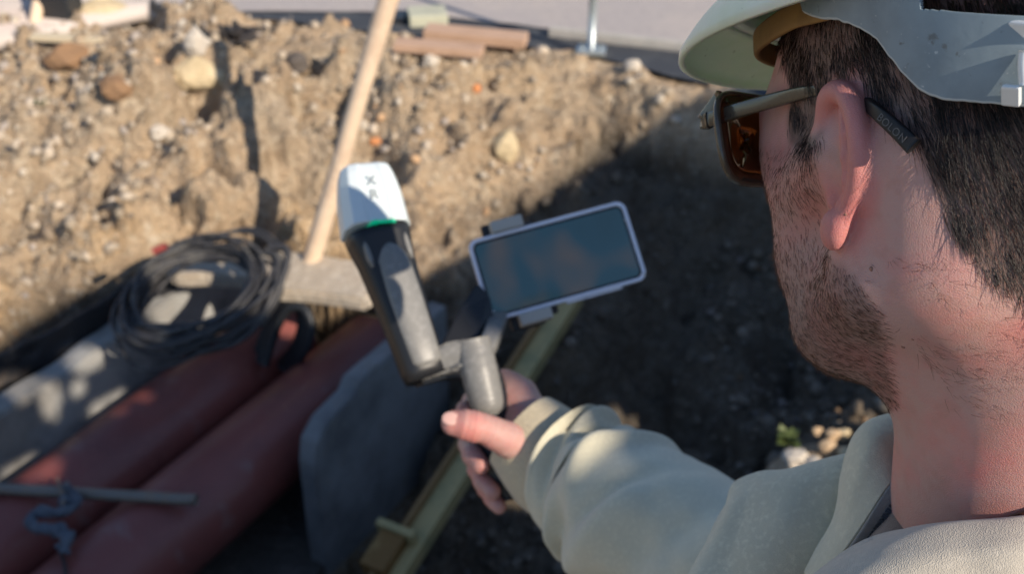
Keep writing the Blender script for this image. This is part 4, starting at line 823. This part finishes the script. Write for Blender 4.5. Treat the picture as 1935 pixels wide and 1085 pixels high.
# grey nape strap, cut along the picture's outline and laid round the head
LOW = [(1470, -10), (1545, 30), (1575, 30), (1610, 42), (1650, 62), (1675, 90), (1692, 112), (1720, 146), (1745, 168), (1770, 179), (1800, 184), (1860, 190), (1935, 197), (2010, 203), (2090, 207)]
TOPP = [(1520, -75), (1575, -60), (1620, -50), (1660, -45), (1690, -42), (1710, -40), (1730, -38), (1760, -36), (1790, -34), (1815, -33), (1840, -32), (1880, -30), (1935, -28), (2010, -25), (2090, -22)]
lo = catmull(LOW, 46); tp_ = catmull(TOPP, 46); nr = 70; Gs = np.zeros((nr, 46, 3))
for j in range(46):
    for i in (0, nr // 2, nr - 1):
        t = i / (nr - 1); px, py = lo[j] * (1 - t) + tp_[j] * t
        off = .0098 + .006 * t
        Gs[i, j] = onhead(px, py, off, .33)
for j in range(46):
    a0, a1, a2 = Gs[0, j].copy(), Gs[nr // 2, j].copy(), Gs[-1, j].copy()
    for i in range(nr):
        t = i / (nr - 1); Gs[i, j] = a0 * (1 - t) * (1 - 2 * t) + a1 * 4 * t * (1 - t) + a2 * t * (2 * t - 1)
NC = 230; Gs = np.swapaxes(catmull(np.swapaxes(Gs, 0, 1), NC), 0, 1)
wav = np.zeros((nr, NC)); wav[:5] = noise(Gs[:5], 300, 4) * np.linspace(1, 0, 5)[:, None] * .0005; Gs = Gs + wav[..., None] * HU
pxs, pys, _ = w2px(Gs); hole = (pxs > 1743) & (pys < 15 + (pxs - 1743) * .068) & (pxs < 2075) & (pys > -22)
Fg = gridfaces(nr, NC); Fg = Fg[~hole.reshape(-1)[Fg].any(1)]
for s in (1, -1):
    Vg = Gs.reshape(-1, 3) if s == 1 else h2w(w2h(Gs.reshape(-1, 3)) * np.array((1, -1, 1)))
    so2 = mesh('nape_strap', Vg, Fg if s == 1 else Fg[:, ::-1], M_STRAP, hat); q = so2.modifiers.new('s', 'SOLIDIFY'); q.thickness = .0019; q.offset = 0
    bv = so2.modifiers.new('b', 'BEVEL'); bv.width = .0006; bv.segments = 2; bv.limit_method = 'ANGLE'
    ed = Gs[0] if s == 1 else h2w(w2h(Gs[0]) * np.array((1, -1, 1))); mesh('strap_edge', *tube_geo(ed[4:-4], .0010, 8), M_EDGE, hat)
# slot rim, clips
for (px, py, hw_, hh_, rot) in ((1911, 180, .0036, .0044, 0), (1932, 59, .0050, .0040, 0)):
    c = onhead(px, py, .0138, .33); c2_ = onhead(px + 20, py + 2, .0155, .33); c3_ = onhead(px, py - 20, .0165, .33)
    ax = nrm(c2_ - c); ay = nrm(c3_ - c); az = np.cross(ax, ay); az = az * np.sign(az @ (CAM - c))
    box('clip', c, (ax, ay, az), (hw_, hh_, .0011), M_CLIP, hat, bev=.0009)
vt = onhead(1937, 120, .0155, .33); vt2 = onhead(1939, 90, .0155, .33)
tube('strap_slider', [onhead(1938, 95, .0165, .33), onhead(1936, 125, .0165, .33), onhead(1938, 160, .0165, .33)], .0022, M_CLIP, hat, n=12)
# ochre sweat band from the brow to above the temple
BP = [(1398, 58), (1440, 52), (1490, 34), (1540, 18), (1600, 2), (1680, -22), (1780, -45)]
pts = []
for px, py in BP:
    p0 = onhead(px, py, .0085, .33)
    if p0 is None: 
        p0 = h2w((.108, .045, .066))
    pts.append(p0)
band_h = [w2h(p) for p in pts]
ring = [(.092, .050, .0745), (.1115, .028, .0745), (.117, 0, .074), (.1115, -.028, .0745), (.092, -.050, .0745)]
full = [b for b in band_h[::-1] if b[0] < .085] 
full = full + [np.array(r) for r in ring] + [b * np.array((1, -1, 1)) for b in full[::-1]]
Pb = catmull(h2w(np.array(full)), 90)
sb = tube('sweat_band', Pb, 1, M_BAND, hat, nv=16, up=HU, hw=(.0056 + np.zeros(90), .0016 + np.zeros(90)))
for (px, py) in ():
    c = onhead(px, py, .0105, .33)
    if c is not None: box('band_tab', c, (HF, HL, HU), (.004, .0018, .005), M_BRIM, hat, bev=.0012)
# ------------------------------------------------------------------ hand (camera axes, metres) ; joints as picture position + distance
def J(px, py, d): return c2w(P2C(px, py, d))
HANDC = [  # chain of (px,py,d,r mm)
 ('palm', [(1045, 850, .905, 24), (1000, 800, .915, 23), (965, 752, .925, 16)]),
 ('palm2', [(1040, 860, .890, 22), (985, 838, .900, 18), (950, 830, .915, 14)]),
 ('web', [(985, 745, .925, 14), (950, 722, .935, 10)]),
 ('thenar', [(1010, 850, .880, 18), (965, 834, .868, 14.5), (918, 812, .860, 12.0), (888, 805, .857, 11.2), (858, 800, .858, 10.2)]),
 ('index', [(962, 728, .938, 10), (925, 738, .950, 9), (893, 757, .948, 8.3), (880, 775, .925, 7.6)]),
 ('middle', [(958, 790, .945, 10), (915, 812, .950, 9.2), (886, 838, .930, 8.8), (893, 862, .905, 8.4), (908, 880, .893, 7.6)]),
 ('ring', [(962, 845, .945, 10), (925, 868, .945, 9.), (902, 885, .925, 8.5), (914, 912, .905, 8.2), (930, 930, .893, 7.4)]),
 ('pinky', [(975, 890, .935, 9.), (940, 905, .935, 8), (918, 922, .920, 7.6), (932, 944, .905, 7.2), (943, 958, .897, 6.4)]),
]
hc = [[(J(q[0], q[1], q[2] * REACH), q[3] * 1.1 / 1000) for q in ch] for _, ch in HANDC]
allp = np.array([p for ch in hc for p, _ in ch]); lo_, hi_ = allp.min(0) - .035, allp.max(0) + .035
def hand_sdf(P):
    out = None
    def chain(ch, k=.004):
        d = None
        for (a, ra), (b, rb) in zip(ch[:-1], ch[1:]):
            s = s_cap(P, a, b, ra, rb)
            d = s if d is None else smin(d, s, k)
        return d
    pal = smin(chain(hc[0]), chain(hc[1]), .015); pal = smin(pal, chain(hc[2]), .01)
    th_ = chain(hc[3], .003)
    kn = s_ell(P, hc[3][3][0], (.0140,) * 3); th_ = smin(th_, kn, .004)
    pal = smin(pal, th_, .010)
    for ch in hc[4:]:
        f = chain(ch, .0025)
        for p, r in ch[2:4]: f = smin(f, s_ell(P, p, (r * 1.06,) * 3), .003)
        # fingers blend with the palm only near their roots
        root = np.sqrt(((P - ch[0][0].astype(P.dtype)) ** 2).sum(-1)); k = np.clip(.012 * (1 - (root - .02) / .02), .0008, .012)
        h = np.clip(.5 + .5 * (f - pal) / k, 0, 1); pal = f * (1 - h) + pal * h - k * h * (1 - h)
    wr = s_cap(P, J(1045, 855, .898 * REACH), J(1100, 915, .885 * REACH), .030, .031); pal = smin(pal, wr, .02)
    return pal
hV, hF = build_sdf(hand_sdf, lo_, hi_, .0014); hV = relax(hV, hF, 1)
tipd = np.min([np.linalg.norm(hV - ch[-1][0], axis=1) for ch in hc[3:]], 0)
body_parts.append((hV, hF, np.clip(.45 - tipd / .04, 0, .45), np.zeros(len(hV))))
def crease_at(V, p, ax, depth, wd, rr):
    # a shallow skin crease: a thin ring pressed in round the joint p, across axis ax
    q = V - p; a = q @ ax; r = np.linalg.norm(q - a[:, None] * ax, axis=1)
    return V - (q - a[:, None] * ax) / (r[:, None] + 1e-6) * (depth * np.exp(-(a / wd) ** 2) * (r < rr))[:, None]
for ch in hc[3:]:
    for jn in range(1, len(ch) - 1):
        ax = nrm(ch[jn + 1][0] - ch[jn - 1][0]); 
        for o_ in (-.0022, .0006, .0030): hV = crease_at(hV, ch[jn][0] + ax * o_, ax, .0010, .0011, .017)
body_parts[-1] = (hV, hF, body_parts[-1][2], body_parts[-1][3])
# thumbnail
M_NAIL = mat('nail', (.62, .38, .33), .25, coat=.3)
tn = J(858, 800, .858 * REACH); tdir = nrm(J(858, 800, .858) - J(888, 805, .857)); vcam = nrm(CAM - tn); upn = nrm(np.cross(tdir, vcam))
nn = nrm(vcam + .35 * cy_); nn = nrm(nn - tdir * (nn @ tdir)); side = np.cross(tdir, nn)
bmn = bmesh.new(); bmesh.ops.create_uvsphere(bmn, u_segments=20, v_segments=12, radius=1)
NV = np.array([v.co[:] for v in bmn.verts]); NF = [[v.index for v in f.verts] for f in bmn.faces]; bmn.free()
mesh('thumbnail', tn + tdir * .0025 + NV[:, :1] * tdir * .0076 + NV[:, 1:2] * nrm(side) * .0062 + NV[:, 2:3] * nn * .0014 + nn * .0106, NF, M_NAIL, person)
# ------------------------------------------------------------------ hoodie
def cloth(name, col, weave=True):
    m = mat(name, col, .92, nz=[(6, tuple(c * .86 for c in col), .45, .7), (300, tuple(c * 1.12 for c in col), .5, .7)], bump=[(9, .2, .010), (60, .12, .0015)])
    N = m.node_tree.nodes; L = m.node_tree.links; b = N['Principled BSDF']; b.inputs['Sheen Weight'].default_value = .35; b.inputs['Sheen Roughness'].default_value = .5
    if weave:
        tc = N.new('ShaderNodeTexCoord'); mp = N.new('ShaderNodeMapping'); mp.inputs['Rotation'].default_value = (.5, .4, .6); L.new(tc.outputs['Object'], mp.inputs[0])
        vo = N.new('ShaderNodeTexVoronoi'); vo.inputs['Scale'].default_value = 1700; L.new(mp.outputs[0], vo.inputs['Vector'])
        bp = N.new('ShaderNodeBump'); bp.inputs['Strength'].default_value = .5; bp.inputs['Distance'].default_value = .0006
        L.new(vo.outputs['Distance'], bp.inputs['Height']); L.new(b.inputs['Normal'].links[0].from_socket, bp.inputs['Normal']); L.new(bp.outputs[0], b.inputs['Normal'])
    return m
M_HOOD = cloth('pale sweatshirt fleece', (.58, .545, .415)); M_RIB = cloth('ribbed cuff', (.52, .44, .30)); M_NEAR = cloth('knitted collar fabric', (.46, .42, .355))
M_INNER = cloth('brown collar lining', (.16, .115, .09)); M_ZIP = mat('dark zip teeth', (.035, .035, .04), .35, metal=.6); M_TAPE = cloth('grey zip tape', (.22, .22, .21))
hood = bpy.data.objects.new('hoodie', None)
def tubefold(name, C, nu, nv, folds, mt, parent, seed=0, amp=.003):
    """C rows: px,py,d,radius; folds: list of (s, theta0, slope, width, height, theta_width)"""
    C = np.array(C, float); fk = 1 + (REACH - 1) * np.clip((1560 - C[:, 0]) / 500, 0, 1); C[:, 2:] *= fk[:, None]; Pc = catmull(np.array([J(*c[:3]) for c in C]), nu); r = catmull(C[:, 3:4], nu)[:, 0]
    T = nrm(np.gradient(Pc, axis=0)); A = nrm((CAM - Pc) - T * ((CAM - Pc) * T).sum(1, keepdims=True)); B = np.cross(T, A)  # A towards the camera
    th = np.linspace(-math.pi, math.pi, nv, endpoint=False); S = np.linspace(0, 1, nu)
    SS, TT = np.meshgrid(S, th, indexing='ij'); Rr = np.repeat(r[:, None], nv, 1)
    D0 = A[:, None] * np.cos(th)[None, :, None] + B[:, None] * np.sin(th)[None, :, None]; base = Pc[:, None] + D0 * Rr[..., None]
    Rr += fbm(base, 14, 3, seed) * amp
    for (s0, t0, sl, wd, ht, tw) in folds:
        dt = (TT - t0 + math.pi) % (2 * math.pi) - math.pi
        Rr += ht * np.exp(-((SS - s0 - sl * dt) / wd) ** 2) * np.exp(-(dt / tw) ** 2)
    return (Pc[:, None] + D0 * Rr[..., None]).reshape(-1, 3), gridfaces(nu, nv, True), (Pc, A, B, r)
person_h = person
# cuff
Vc, Fc, inf = tubefold('cuff', [(985, 816, .902, .0355), (1004, 833, .898, .0380), (1030, 858, .892, .0410), (1056, 884, .888, .0425), (1074, 896, .886, .039)], 60, 220, [], M_RIB, None, 3, .0008)
thv = np.arange(220) * 2 * math.pi / 220
PcC, AC, BC, rC = inf
Vc = Vc.reshape(60, 220, 3); ctr = PcC[:, None]; rib = (np.sin(thv * 62) * .00022)[None, :, None]; Vc = Vc + nrm(Vc - ctr) * rib
inner = PcC[:, None] + (Vc - ctr) * .90; Vc2 = np.concatenate([inner[::-1][30:], Vc], 0)
HB = []   # geometry of the hoodie body in one mesh
ocuff = mesh('cuff', Vc2.reshape(-1, 3), gridfaces(Vc2.shape[0], 220, True), M_RIB, person)
# sleeve
SL = [(1056, 888, .888, .036), (1066, 896, .887, .0425), (1082, 908, .884, .0460), (1100, 920, .880, .0480), (1124, 938, .876, .0490), (1150, 952, .868, .053), (1190, 980, .856, .056), (1240, 1012, .842, .059), (1300, 1046, .826, .061), (1370, 1085, .810, .064), (1450, 1130, .796, .066), (1540, 1190, .79, .068), (1640, 1260, .795, .067)]
# theta: 0 towards the camera, +pi/2 along B
folds = [(0.105, -1.0, 0.012, 0.02, 0.0116, 0.9), (0.16, -0.95, 0.01, 0.0128, -0.024, 0.42), (0.168, -1.5, 0.01, 0.012, -0.0139, 0.5), (0.212, -1.15, -0.01, 0.022, 0.0147, 0.7), (0.262, -0.9, -0.03, 0.01, -0.0124, 0.45), (0.285, -1.3, -0.03, 0.014, -0.0124, 0.6), (0.33, -1.2, -0.04, 0.03, 0.0109, 0.8), (0.4, -0.9, -0.06, 0.02, -0.0078, 0.6), (0.46, -1.0, -0.05, 0.025, 0.0093, 0.7), (0.36, 1.2, -0.05, 0.035, 0.0093, 0.8), (0.43, 0.9, -0.06, 0.03, -0.0078, 0.7), (0.5, 1.0, -0.07, 0.04, 0.0093, 0.8), (0.13, -0.5, 0.03, 0.05, 0.0093, 1.3), (0.225, -0.2, 0.05, 0.02, -0.0093, 1.0), (0.27, -0.5, 0.06, 0.03, 0.0078, 0.9), (0.36, -0.9, 0.05, 0.03, -0.0093, 0.8), (0.42, -0.5, 0.06, 0.035, 0.0093, 0.9), (0.55, 0.1, -0.08, 0.03, -0.0093, 0.9), (0.6, 0.2, -0.08, 0.04, 0.0078, 0.9), (0.72, 0, -0.08, 0.05, -0.0093, 1.2)]
Vs, Fs, infs = tubefold('sleeve', SL, 200, 200, folds, M_HOOD, None, 11, .0055)
PcS, AS, BS, rS = infs
osl = mesh('sleeve', Vs, Fs, M_HOOD, person)
# upper arm + torso + other arm, one mesh
def torso_sdf(P):
    sh = c2w(np.array((.30, -.215, .69))); nb = c2w(np.array((.245, -.215, .60)))
    up = np.array((0, 0, 1.)); fb = np.array((-math.sin(YAW), math.cos(YAW), 0)); lb = np.array((-math.cos(YAW), -math.sin(YAW), 0))
    N0 = np.array((.245, .40, 1.20)); 
    q = (P - N0.astype(P.dtype)); Q = np.stack([q @ fb.astype(P.dtype), q @ lb.astype(P.dtype), q[..., 2]], -1)
    d = s_ell(Q, (.0, 0, -.20), (.115, .185, .26)); d = smin(d, s_ell(Q, (-.0, 0, -.42), (.115, .165, .22)), .08)
    d = smin(d, s_cap(Q, (0, .15, -.085), (0, -.15, -.085), .062, .062), .05)
    d = smin(d, s_cap(Q, (-.0, .175, -.09), (-.03, .235, -.36), .060, .050), .02); d = smin(d, s_cap(Q, (-.03, .235, -.36), (.03, .24, -.60), .050, .040), .015)
    el = J(1640, 1260, .795); 
    d = smin(d, s_cap(P, N0 + lb * -.175 + up * -.09, el, .062, .064), .02)
    return d
tV, tF = build_sdf(torso_sdf, (-.25, .02, .42), (.66, .80, 1.24), .010)
tV = tV + fbm(tV, 9, 3, 5)[:, None] * nrm(tV - np.array((.25, .42, .9))) * .006
oto = mesh('hoodie', relax(tV, tF, 2), tF, M_HOOD, person); ss = oto.modifiers.new('s', 'SUBSURF'); ss.levels = ss.render_levels = 1
# chest / far front of the hoodie seen past the neck
foldC = lambda G, nu, nv: fbm(G, 16, 3, 21) * .003
patch('hoodie_front', [[(1425, 970, 0.77), (1395, 945, 0.7), (1440, 930, 0.7), (1500, 915, 0.69), (1570, 895, 0.68), (1650, 880, 0.665), (1760, 880, 0.65)], [(1422, 950, 0.735), (1392, 925, 0.665), (1436, 902, 0.655), (1490, 893, 0.645), (1550, 880, 0.635), (1620, 862, 0.625), (1740, 850, 0.62)], [(1398, 1000, 0.71), (1368, 975, 0.64), (1425, 930, 0.628), (1490, 915, 0.618), (1550, 905, 0.612), (1610, 895, 0.608), (1730, 900, 0.61)], [(1360, 1075, 0.7), (1330, 1050, 0.63), (1400, 1010, 0.612), (1470, 985, 0.6), (1540, 980, 0.597), (1600, 975, 0.597), (1730, 980, 0.6)], [(1320, 1155, 0.695), (1290, 1130, 0.625), (1370, 1090, 0.605), (1450, 1060, 0.592), (1530, 1060, 0.588), (1600, 1060, 0.59), (1730, 1060, 0.6)], [(1270, 1255, 0.695), (1240, 1230, 0.625), (1330, 1190, 0.605), (1430, 1160, 0.592), (1530, 1160, 0.588), (1600, 1160, 0.59), (1730, 1160, 0.6)], [(1220, 1355, 0.73), (1190, 1330, 0.66), (1290, 1300, 0.64), (1400, 1280, 0.62), (1520, 1270, 0.61), (1600, 1270, 0.61), (1730, 1270, 0.62)]], 90, 90, M_HOOD, person, .004, foldC)
# far collar lobe
patch('collar', [
 [(1760, 812, .640), (1700, 800, .625), (1655, 806, .610), (1625, 838, .605), (1606, 900, .605), (1590, 990, .602), (1540, 1080, .598)],
 [(1755, 797, .610), (1700, 788, .596), (1650, 797, .585), (1616, 832, .580), (1594, 900, .580), (1578, 990, .580), (1525, 1085, .582)],
 [(1760, 830, .585), (1705, 818, .574), (1662, 825, .566), (1632, 858, .562), (1610, 920, .562), (1585, 1005, .566), (1535, 1095, .572)],
 [(1760, 890, .575), (1715, 870, .566), (1680, 872, .558), (1655, 900, .554), (1630, 950, .554), (1596, 1020, .558), (1545, 1100, .566)],
 [(1765, 940, .572), (1725, 912, .562), (1692, 908, .553), (1672, 930, .549), (1645, 975, .549), (1610, 1030, .553), (1560, 1105, .560)]], 60, 80, M_HOOD, person, .003, lambda G, a, b: fbm(G, 25, 2, 31) * .0012)
# zip: tape and teeth along the collar edge
ZP = catmull(np.array([J(1704, 880, .552), J(1696, 912, .550), J(1683, 938, .547), J(1660, 972, .546), J(1635, 1010, .548), J(1612, 1042, .551), J(1585, 1072, .556), J(1545, 1110, .562)]), 120)
tube('zip_tape', ZP - cz_ * .001, 1, M_TAPE, person, nv=12, up=nrm(cx_ + .4 * cy_), hw=(np.full(120, .0036), np.full(120, .0010)))
teeth = []; Tz = nrm(np.gradient(ZP, axis=0)); seg = np.r_[0, np.cumsum(np.linalg.norm(np.diff(ZP, axis=0), axis=1))]
for L_ in np.arange(0, seg[-1], .0017):
    i = min(int(np.searchsorted(seg, L_)), 118); p = ZP[i]; t = Tz[i]; n = nrm(CAM - p); sd = nrm(np.cross(n, t)); sd = sd * np.sign(sd @ cx_)
    q = p + sd * .0034 + n * .0012; c = np.array([q + a * t * .0006 + b * sd * .0017 + e * n * .0008 for a in (-1, 1) for b in (-1, 1) for e in (-1, 1)])
    teeth.append((c, [[0, 1, 3, 2], [4, 6, 7, 5], [0, 4, 5, 1], [2, 3, 7, 6], [0, 2, 6, 4], [1, 5, 7, 3]]))
Vz, Fz = join(teeth); mesh('zip_teeth', Vz, Fz, M_ZIP, person, smooth=False)
# inner lining between zip and neck
patch('collar_lining', [
 [(1700, 900, .565), (1690, 935, .562), (1665, 975, .560), (1635, 1020, .560), (1590, 1075, .565)],
 [(1730, 915, .545), (1712, 950, .540), (1690, 990, .535), (1655, 1030, .530), (1610, 1090, .530)],
 [(1790, 950, .540), (1770, 990, .530), (1745, 1030, .520), (1710, 1070, .510), (1660, 1120, .505)], [(1860, 960, .545), (1840, 1010, .535), (1810, 1050, .525), (1770, 1090, .515), (1700, 1140, .51)]], 30, 40, M_INNER, person, .002)
# near collar rolled over the shoulder
patch('near_collar', [
 [(1480, 1200, .530), (1560, 1120, .525), (1632, 1062, .520), (1700, 1035, .515), (1800, 1022, .505), (1935, 1010, .495), (2080, 1000, .50), (2240, 1010, .53)],
 [(1440, 1190, .500), (1535, 1098, .495), (1618, 1040, .490), (1700, 1009, .483), (1800, 995, .474), (1935, 983, .466), (2080, 975, .47), (2240, 985, .50)],
 [(1440, 1210, .480), (1545, 1122, .474), (1632, 1062, .468), (1710, 1035, .462), (1810, 1020, .455), (1935, 1010, .449), (2080, 1000, .455), (2240, 1010, .49)],
 [(1440, 1270, .470), (1560, 1180, .462), (1650, 1125, .456), (1730, 1100, .450), (1820, 1085, .445), (1935, 1075, .440), (2080, 1070, .447), (2240, 1075, .485)],
 [(1430, 1400, .480), (1560, 1330, .470), (1660, 1290, .460), (1740, 1270, .455), (1830, 1260, .450), (1935, 1250, .447), (2080, 1250, .455), (2240, 1250, .495)],
 [(1430, 1560, .520), (1560, 1500, .505), (1660, 1470, .495), (1740, 1460, .49), (1830, 1450, .485), (1935, 1450, .485), (2080, 1450, .49), (2240, 1450, .53)]], 70, 140, M_NEAR, person, .003, lambda G, a, b: fbm(G, 22, 2, 41) * .0018)
# a fine bead chain at the nape
M_CHAIN = mat('dark bead chain', (.09, .04, .03), .4, metal=.5)
cp = catmull(np.array([onhead(1880, 992, .0012), onhead(1905, 980, .0012), onhead(1935, 968, .0012), onhead(1980, 955, .0012), onhead(2050, 945, .0012)]), 60)
bd = []
for p in cp:
    bd.append(tube_geo(np.array([p - cy_ * .0006, p - cy_ * .0002, p + cy_ * .0002, p + cy_ * .0006]), np.array([.0003, .0008, .0008, .0003]), 8))
Vb, Fb = join(bd); mesh('necklace', Vb, Fb, M_CHAIN, person)
# legs and boots (below the frame)
M_JEAN = cloth('dark work trousers', (.05, .055, .07), False); M_BOOT = mat('brown work boot', (.12, .07, .04), .6)
fb = np.array((-math.sin(YAW), math.cos(YAW), 0)); lb = np.array((-math.cos(YAW), -math.sin(YAW), 0)); N0 = np.array((.245, .40, 1.20))
def legs_sdf(P):
    q = P - N0.astype(P.dtype); Q = np.stack([q @ fb.astype(P.dtype), np.abs(q @ lb.astype(P.dtype)), q[..., 2]], -1)
    d = s_ell(Q, (-.01, 0, -.62), (.11, .16, .14)); d = smin(d, s_cap(Q, (-.01, .085, -.64), (.01, .10, -.93), .088, .062), .03)
    return smin(d, s_cap(Q, (.01, .10, -.93), (-.02, .105, -1.26), .062, .055), .02)
lV, lF = build_sdf(legs_sdf, (-.1, .1, -.15), (.6, .72, .74), .012); mesh('trousers', relax(lV, lF, 1), lF, M_JEAN, person)
def boot_sdf(P):
    q = P - N0.astype(P.dtype); Q = np.stack([q @ fb.astype(P.dtype), np.abs(q @ lb.astype(P.dtype)), q[..., 2]], -1)
    d = s_cap(Q, (-.03, .105, -1.20), (-.03, .108, -1.29), .048, .046); d = smin(d, s_cap(Q, (-.03, .108, -1.30), (.15, .125, -1.315), .043, .038), .03)
    return smax(d, -(Q[..., 2] + 1.35), .004)
lV, lF = build_sdf(boot_sdf, (-.15, .15, -.17), (.6, .8, .1), .010); mesh('boots', relax(lV, lF, 1), lF, M_BOOT, person)
# ---- one body mesh: head, neck, the arm inside the sleeve, hand
ringv = lambda P, r: tube_geo(catmull(np.array(P), 30), catmull(np.array(r).reshape(-1, 1), 30)[:, 0], 24, cap=False)
nbw = h2w(NB); av, af = ringv([J(1100, 915, .885 * REACH), J(1340, 1085, .86), J(1640, 1260, .795), c2w(np.array((.40, -.20, .67))), nbw - np.array((0, 0, .08)), nbw - np.array((0, 0, .01))], [.024, .034, .040, .048, .05, .045]); af = np.array(af)
body_parts.append((av, af, np.zeros(len(av)), np.zeros(len(av))))
V_, F_, e_, s_ = [], [], [], []; off = 0; offs = []
for v, f, e, s in body_parts:
    V_.append(v); F_.append(f + off); e_.append(e); s_.append(s); offs.append(off); off += len(v)
VV = np.vstack(V_); FF = np.vstack(F_).tolist()
for ring, part in ((0, 1), (29, 0)):                                  # sew the arm to the hand and to the neck, inside the clothes
    pv = body_parts[part][0]; used = None
    for j in range(0, 24, 3):
        a = offs[2] + ring * 24 + j; b = offs[2] + ring * 24 + (j + 1) % 24; k = offs[part] + int(((pv - VV[a]) ** 2).sum(1).argmin()); FF.append([a, b, k])
body = mesh('body', VV, FF, M_SKIN, person)
attr(body, 'ear', np.concatenate(e_)); attr(body, 'stubble', np.concatenate(s_))
